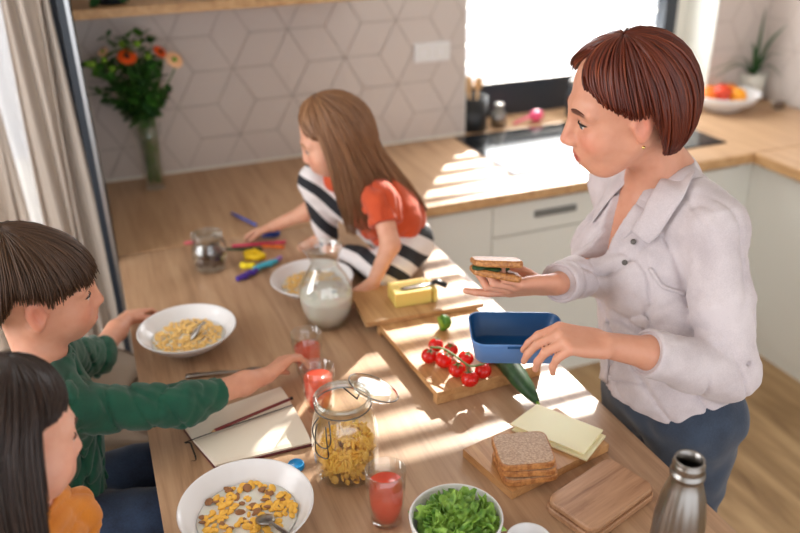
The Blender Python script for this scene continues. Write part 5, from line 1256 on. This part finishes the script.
G.chain([bR, eR, wR+(eR-wR)*.3, wR], [.034, .026, .023, .0175], .015); G.chain([bL, eL, wL+(eL-wL)*.3, wL], [.034, .026, .023, .0175], .015)
hand(G, wR, nrm(V(.34, -.80, .885)-wR), V(.75, .5, -.05), True, .72, curl=((.35, .5, .4), (.4, .55, .45), (.45, .6, .45), (.5, .6, .5)), thumb=((.8, .5, .2), (.8, .15, .5), (.7, -.2, .7)))
hand(G, wL, nrm(V(.03, -.39, .835)-wL), V(.15, .1, -1), False, .72, curl=((.2, .35, .3), (.25, .4, .3), (.3, .4, .3), (.35, .45, .3)), thumb=((.6, .75, .2), (.8, .5, .25), (.9, .2, .2)), spread=.1)
SKB = (216, 160, 134)
body = finish('body', G, M['skin'], bo, lambda P: HB.tone(P, SKB, (200, 98, 92), (110, 78, 58)))
HB.eyes(body, V(.98, .15, -.05), (74, 54, 40)); lashes(HB, body, brow=(96, 68, 50))
G = Field((-.36, -1.14, .56), (.26, -.50, 1.06), .0034)
G.ell(V(-.162, -.885, .90), (.088, .120, .12), k=.04); G.ell(V(-.18, -.905, .76), (.090, .113, .14), k=.05); G.ell(V(-.18, -.915, .66), (.096, .120, .08), k=.05)
G.cap(nk+V(0, 0, -.012), bR, .044, .045, .03); G.cap(nk+V(0, 0, -.012), bL, .044, .045, .03)
cR = eR+(wR-eR)*.42; cL = eL+(wL-eL)*.30
G.chain([bR, eR, cR], [.047, .038, .030], .02); G.chain([bL, eL, cL], [.046, .040, .033], .02)
G.wrinkle(.0022, 70, 21, (1, .6, .6)); G.crease(.005, 48, 24, (1.4, .5, .6), pw=4); G.wrinkle(.0014, 140, 22)
G.cutplane(cR, wR-eR, .05); G.cutplane(cL, wL-eL, .05); G.ell(nk+V(.0, 0, .032), (.050, .050, .034), k=.006, op='cut')
gs = finish('shirt', G, M['green'], bo)
bm = bmesh.new(); tube(bm, [nk+V(.048*math.cos(a), .048*math.sin(a), .014-.010*math.cos(a)) for a in np.linspace(0, 6.283, 33)], .0055, 8); from_bm('neckband', bm, M['green'], gs)
def sit_legs(G, pelv, yo, kx, zk, rt=.062, foot=None):
    for sy in (-1, 1):
        hip = pelv+V(.0, sy*.06, 0); kn_ = V(pelv[0]+kx, pelv[1]+sy*yo, zk); an = V(pelv[0]+kx-.03, pelv[1]+sy*yo, zk-.34)
        G.chain([hip, kn_, an], [rt+.012, rt-.012, .036], .02)
G = Field((-.34, -1.10, .14), (.28, -.72, .80), .005)
sit_legs(G, V(-.17, -.92, .69), .085, .33, .695); G.ell(V(-.18, -.92, .69), (.10, .13, .075), k=.03); G.wrinkle(.004, 55, 31, (1, .7, .7)); finish('jeans', G, M['denim'], bo)
G = Field((.02, -1.05, .10), (.30, -.80, .34), .004)
for sy in (-1, 1): G.cap(V(.13, -.92+sy*.085, .36), V(.13, -.92+sy*.085, .16), .028, .026); G.cap(V(.13, -.92+sy*.085, .15), V(.25, -.92+sy*.085, .14), .028, .02, .02)
finish('bare_feet', G, M['skin'], bo, lambda P: np.tile(lin(SKB), (len(P), 1)))
def bends(phi):
    a = abs(phi)
    if a < .9: return .042
    if a < 1.3: return .042-(a-.9)/.4*.016
    if a < 1.5: return .026+(a-1.3)/.2*.012
    if a < 1.85: return .038
    if a < 2.2: return .038-(a-1.85)/.35*.068
    return -.030-(min(a, 2.8)-2.15)/.65*.02
hair('hair', HB, M['hair_brown'], bo, bends, n_locks=3400, lock_r=.0014, Rad=(.104, .106, .090), top=.123, low=.10, seed=6, crown=(-.05, .0), clump=.0055, jit=.12, taper=.1, sweep=0, tucked=.6)

# ------------------------------------------------------------------ the dark haired girl at lower left
gd = empty('person', (-.22, -1.36, 0), label='girl with long dark hair and mustard top at the lower left corner', cat='person')
HD = Head(V(-.163, -1.276, 1.131), V(.881, .348, -.321), V(.232, .275, .933), .878, .9)
nd = pk(26, 512, 1.13); sR = pk(2, 556, 1.04); sL = pk(66, 522, 1.22)
px('nd', nd); px('sR', sR); px('sL', sL)
G = Field((-.40, -1.58, .52), (.22, -1.02, 1.28), .0032)
HD.build(G); G.cap(HD.w((-.03, 0, -.05)), nd+V(0, 0, -.01), .038, .040, .025); G.ell(nd+V(-.02, -.005, -.12), (.065, .095, .11), k=.04); G.ell(V(-.22, -1.30, .72), (.07, .09, .14), k=.05); G.ell(V(-.24, -1.34, .63), (.08, .10, .07), k=.04)
G.cap(nd+V(0, 0, -.02), sR, .03, .034, .03); G.cap(nd+V(0, 0, -.02), sL, .03, .034, .03)
for s_, e_, w_, rt_ in ((sR, V(-.12, -1.47, .78), V(-.03, -1.38, .70), True), (sL, V(-.20, -1.13, .78), V(-.07, -1.14, .70), False)):
    G.chain([s_, e_, w_], [.032, .025, .017], .015); hand(G, w_, V(1, .1 if rt_ else -.1, -.1), V(0, 0, -1), rt_, .68, curl=((.2, .3, .2),)*4, thumb=((.6, .75, .2), (.8, .5, .25), (.9, .2, .2)))
SKD = (220, 168, 146)
bd = finish('body', G, M['skin'], gd, lambda P: HD.tone(P, SKD, (208, 108, 104), (84, 58, 48))); HD.eyes(bd, V(.9, .4, -.3), (58, 42, 34)); lashes(HD, bd, brow=(84, 60, 50))
G = Field((-.42, -1.60, .56), (.16, -1.02, 1.06), .0036)
G.ell(nd+V(-.02, -.005, -.11), (.085, .118, .115), k=.04); G.ell(V(-.22, -1.30, .76), (.088, .112, .16), k=.05); G.ell(V(-.24, -1.335, .66), (.095, .118, .07), k=.05)
G.cap(nd+V(0, 0, -.012), sR, .044, .048, .03); G.cap(nd+V(0, 0, -.012), sL, .044, .048, .03)
for s_, e_, w_ in ((sR, V(-.12, -1.47, .78), V(-.03, -1.38, .70)), (sL, V(-.20, -1.13, .78), V(-.07, -1.14, .70))): G.chain([s_, e_, e_+(w_-e_)*.75], [.048, .040, .032], .02); G.cutplane(e_+(w_-e_)*.75, w_-e_, .05)
G.wrinkle(.003, 60, 41); G.crease(.004, 48, 44); G.ell(nd+V(.0, 0, .034), (.048, .048, .034), k=.006, op='cut'); finish('jumper', G, M['mustard'], gd)
G = Field((-.38, -1.52, .14), (.22, -1.16, .78), .006)
sit_legs(G, V(-.23, -1.34, .645), .08, .31, .63, .058); G.ell(V(-.24, -1.34, .655), (.095, .12, .07), k=.03); finish('trousers', G, M['denim'], gd)
def dends(phi):
    a = abs(phi)
    if a < .6: return .076
    if a < 1.45: return .076-(a-.6)/.85*.036
    return .04-(min(a, 2.6)-1.45)/1.15*.08
def ddrape(phi):
    a = abs(phi)
    ln = 0 if a < 1.4 else min(.30, (a-1.4)*.9+.10)
    return ln, (lambda ph, t, p: V(-.10*math.cos(ph)-.05, (.0 if ph < 0 else .12)+(-.10 if ph < 0 else 0), -1))
hair('hair', HD, M['hair_dark'], gd, dends, ddrape, n_locks=2600, lock_r=.0016, Rad=(.100, .106, .092), top=.120, low=.11, sweep=.95, seed=9, crown=(.0, .0), clump=.007, taper=.25, tucked=.45)

# ------------------------------------------------------------------ the girl seated on the table
gt = empty('person', (.70, -.36, T), label='small girl in rust T-shirt and striped leggings seated on the table', cat='person')
HG = Head(V(.568, -.343, 1.196), V(-.90, .30, -.40), V(-.36, .067, .93), .89, .9)
ng = V(.630, -.352, 1.098); tL = V(.652, -.452, 1.055); tR = V(.615, -.258, 1.055)
tel = V(.648, -.532, .960); twl = V(.592, -.556, .880); ter = V(.525, -.150, .925); twr = V(.445, -.075, .868)
for n_, P in (('ng', ng), ('tL', tL), ('tR', tR), ('tel', tel), ('twl', twl), ('ter', ter), ('twr', twr)): px(n_, P)
hipL = V(.745, -.400, .893); hipR = V(.735, -.300, .893); knL = V(.655, -.500, .869); anL = V(.600, -.335, .856); knR = V(.555, -.205, 1.035); anR = V(.575, -.200, .865)
for n_, P in (('hipL', hipL), ('knL', knL), ('anL', anL), ('knR', knR), ('anR', anR)): px(n_, P)
G = Field((.36, -.64, .80), (.86, .04, 1.34), .0034)
HG.build(G); G.cap(HG.w((-.03, 0, -.05)), ng+V(0, 0, -.01), .036, .038, .025)
G.ell(V(.665, -.352, 1.02), (.065, .085, .085), k=.04); G.ell(V(.715, -.352, .94), (.072, .085, .08), k=.04)
G.cap(ng+V(.01, 0, -.02), tL, .028, .031, .03); G.cap(ng+V(.01, 0, -.02), tR, .028, .031, .03)
G.chain([tL, tel, twl], [.030, .024, .0165], .015); G.chain([tR, ter, twr], [.030, .023, .0165], .015)
hand(G, twl, nrm(V(.568, -.560, .835)-twl), V(-.3, .6, -.4), False, .64, curl=((.4, .6, .5),)*4, thumb=((.7, .6, .2), (.8, .3, .4), (.8, .0, .5)))
hand(G, twr, nrm(V(.385, -.02, .835)-twr), V(-.2, -.1, -1), True, .64, curl=((.25, .4, .3), (.3, .4, .3), (.35, .45, .3), (.4, .5, .3)), thumb=((.6, .75, .2), (.8, .5, .35), (.9, .2, .35)), spread=.12)
G.cap(anL, V(.585, -.270, .845), .022, .018, .01); G.cap(V(.59, -.29, .845), V(.560, -.235, .840), .018, .013, .01); G.chain([hipL, knL, anL], [.045, .035, .02], .02); G.chain([hipR, knR, anR], [.045, .035, .02], .02)
G.cap(anR, V(.50, -.19, .838), .020, .013, .012)
bg = finish('body', G, M['skin'], gt, lambda P: HG.tone(P, (220, 168, 142), (206, 108, 98), (150, 112, 84))); HG.eyes(bg, V(-.85, .3, -.6), (70, 62, 54)); lashes(HG, bg, brow=(140, 104, 78))
G = Field((.46, -.64, .818), (.88, -.12, 1.10), .0034)
G.chain([hipL, knL, anL], [.070, .050, .031], .02); G.chain([hipR, knR, anR], [.066, .050, .033], .02); G.ell(V(.745, -.35, .895), (.075, .105, .074), k=.03); G.wrinkle(.0018, 90, 51)
finish('leggings', G, M['leggings'], gt)
G = Field((.50, -.62, .86), (.90, -.12, 1.14), .0034)
G.ell(V(.668, -.352, 1.02), (.080, .104, .092), k=.04); G.ell(V(.722, -.352, .955), (.085, .112, .085), k=.05)
G.cap(ng+V(.012, 0, -.012), tL, .038, .042, .03); G.cap(ng+V(.012, 0, -.012), tR, .038, .042, .03)
sl_, sr_ = tL+(tel-tL)*.55, tR+(ter-tR)*.55; G.cap(tL, sl_, .043, .041, .02); G.cap(tR, sr_, .043, .041, .02); G.wrinkle(.0024, 75, 52); G.crease(.006, 50, 54)
G.cutplane(sl_, tel-tL, .06); G.cutplane(sr_, ter-tR, .06); G.cutplane(V(.74, -.352, .895), (.25, 0, -1), .2); G.ell(ng+V(.0, 0, .034), (.044, .044, .034), k=.006, op='cut'); finish('shirt', G, M['orange'], gt)
def gends(phi):
    a = abs(phi)
    if a < .65: return .070
    if a < 1.4: return .070-(a-.65)/.75*.040
    return .03-(min(a, 2.6)-1.4)/1.2*.09
def gdrape(phi):
    a = abs(phi); ln = 0 if a < 1.25 else min(.25, (a-1.25)*.7+.14)*(.6 if 1.8 < a < 2.6 else 1)
    def dr_(ph, t, p):
        b = max(0, -math.cos(ph)); return V(.10+1.0*b*(1-t*.6), (-.05 if ph > 0 else .05), -1)
    return ln, dr_
hair('hair', HG, M['hair_light'], gt, gends, gdrape, n_locks=2400, lock_r=.0016, Rad=(.104, .104, .092), top=.120, low=.11, sweep=.9, seed=13, crown=(.0, .0), clump=.007, taper=.25, tucked=.45)
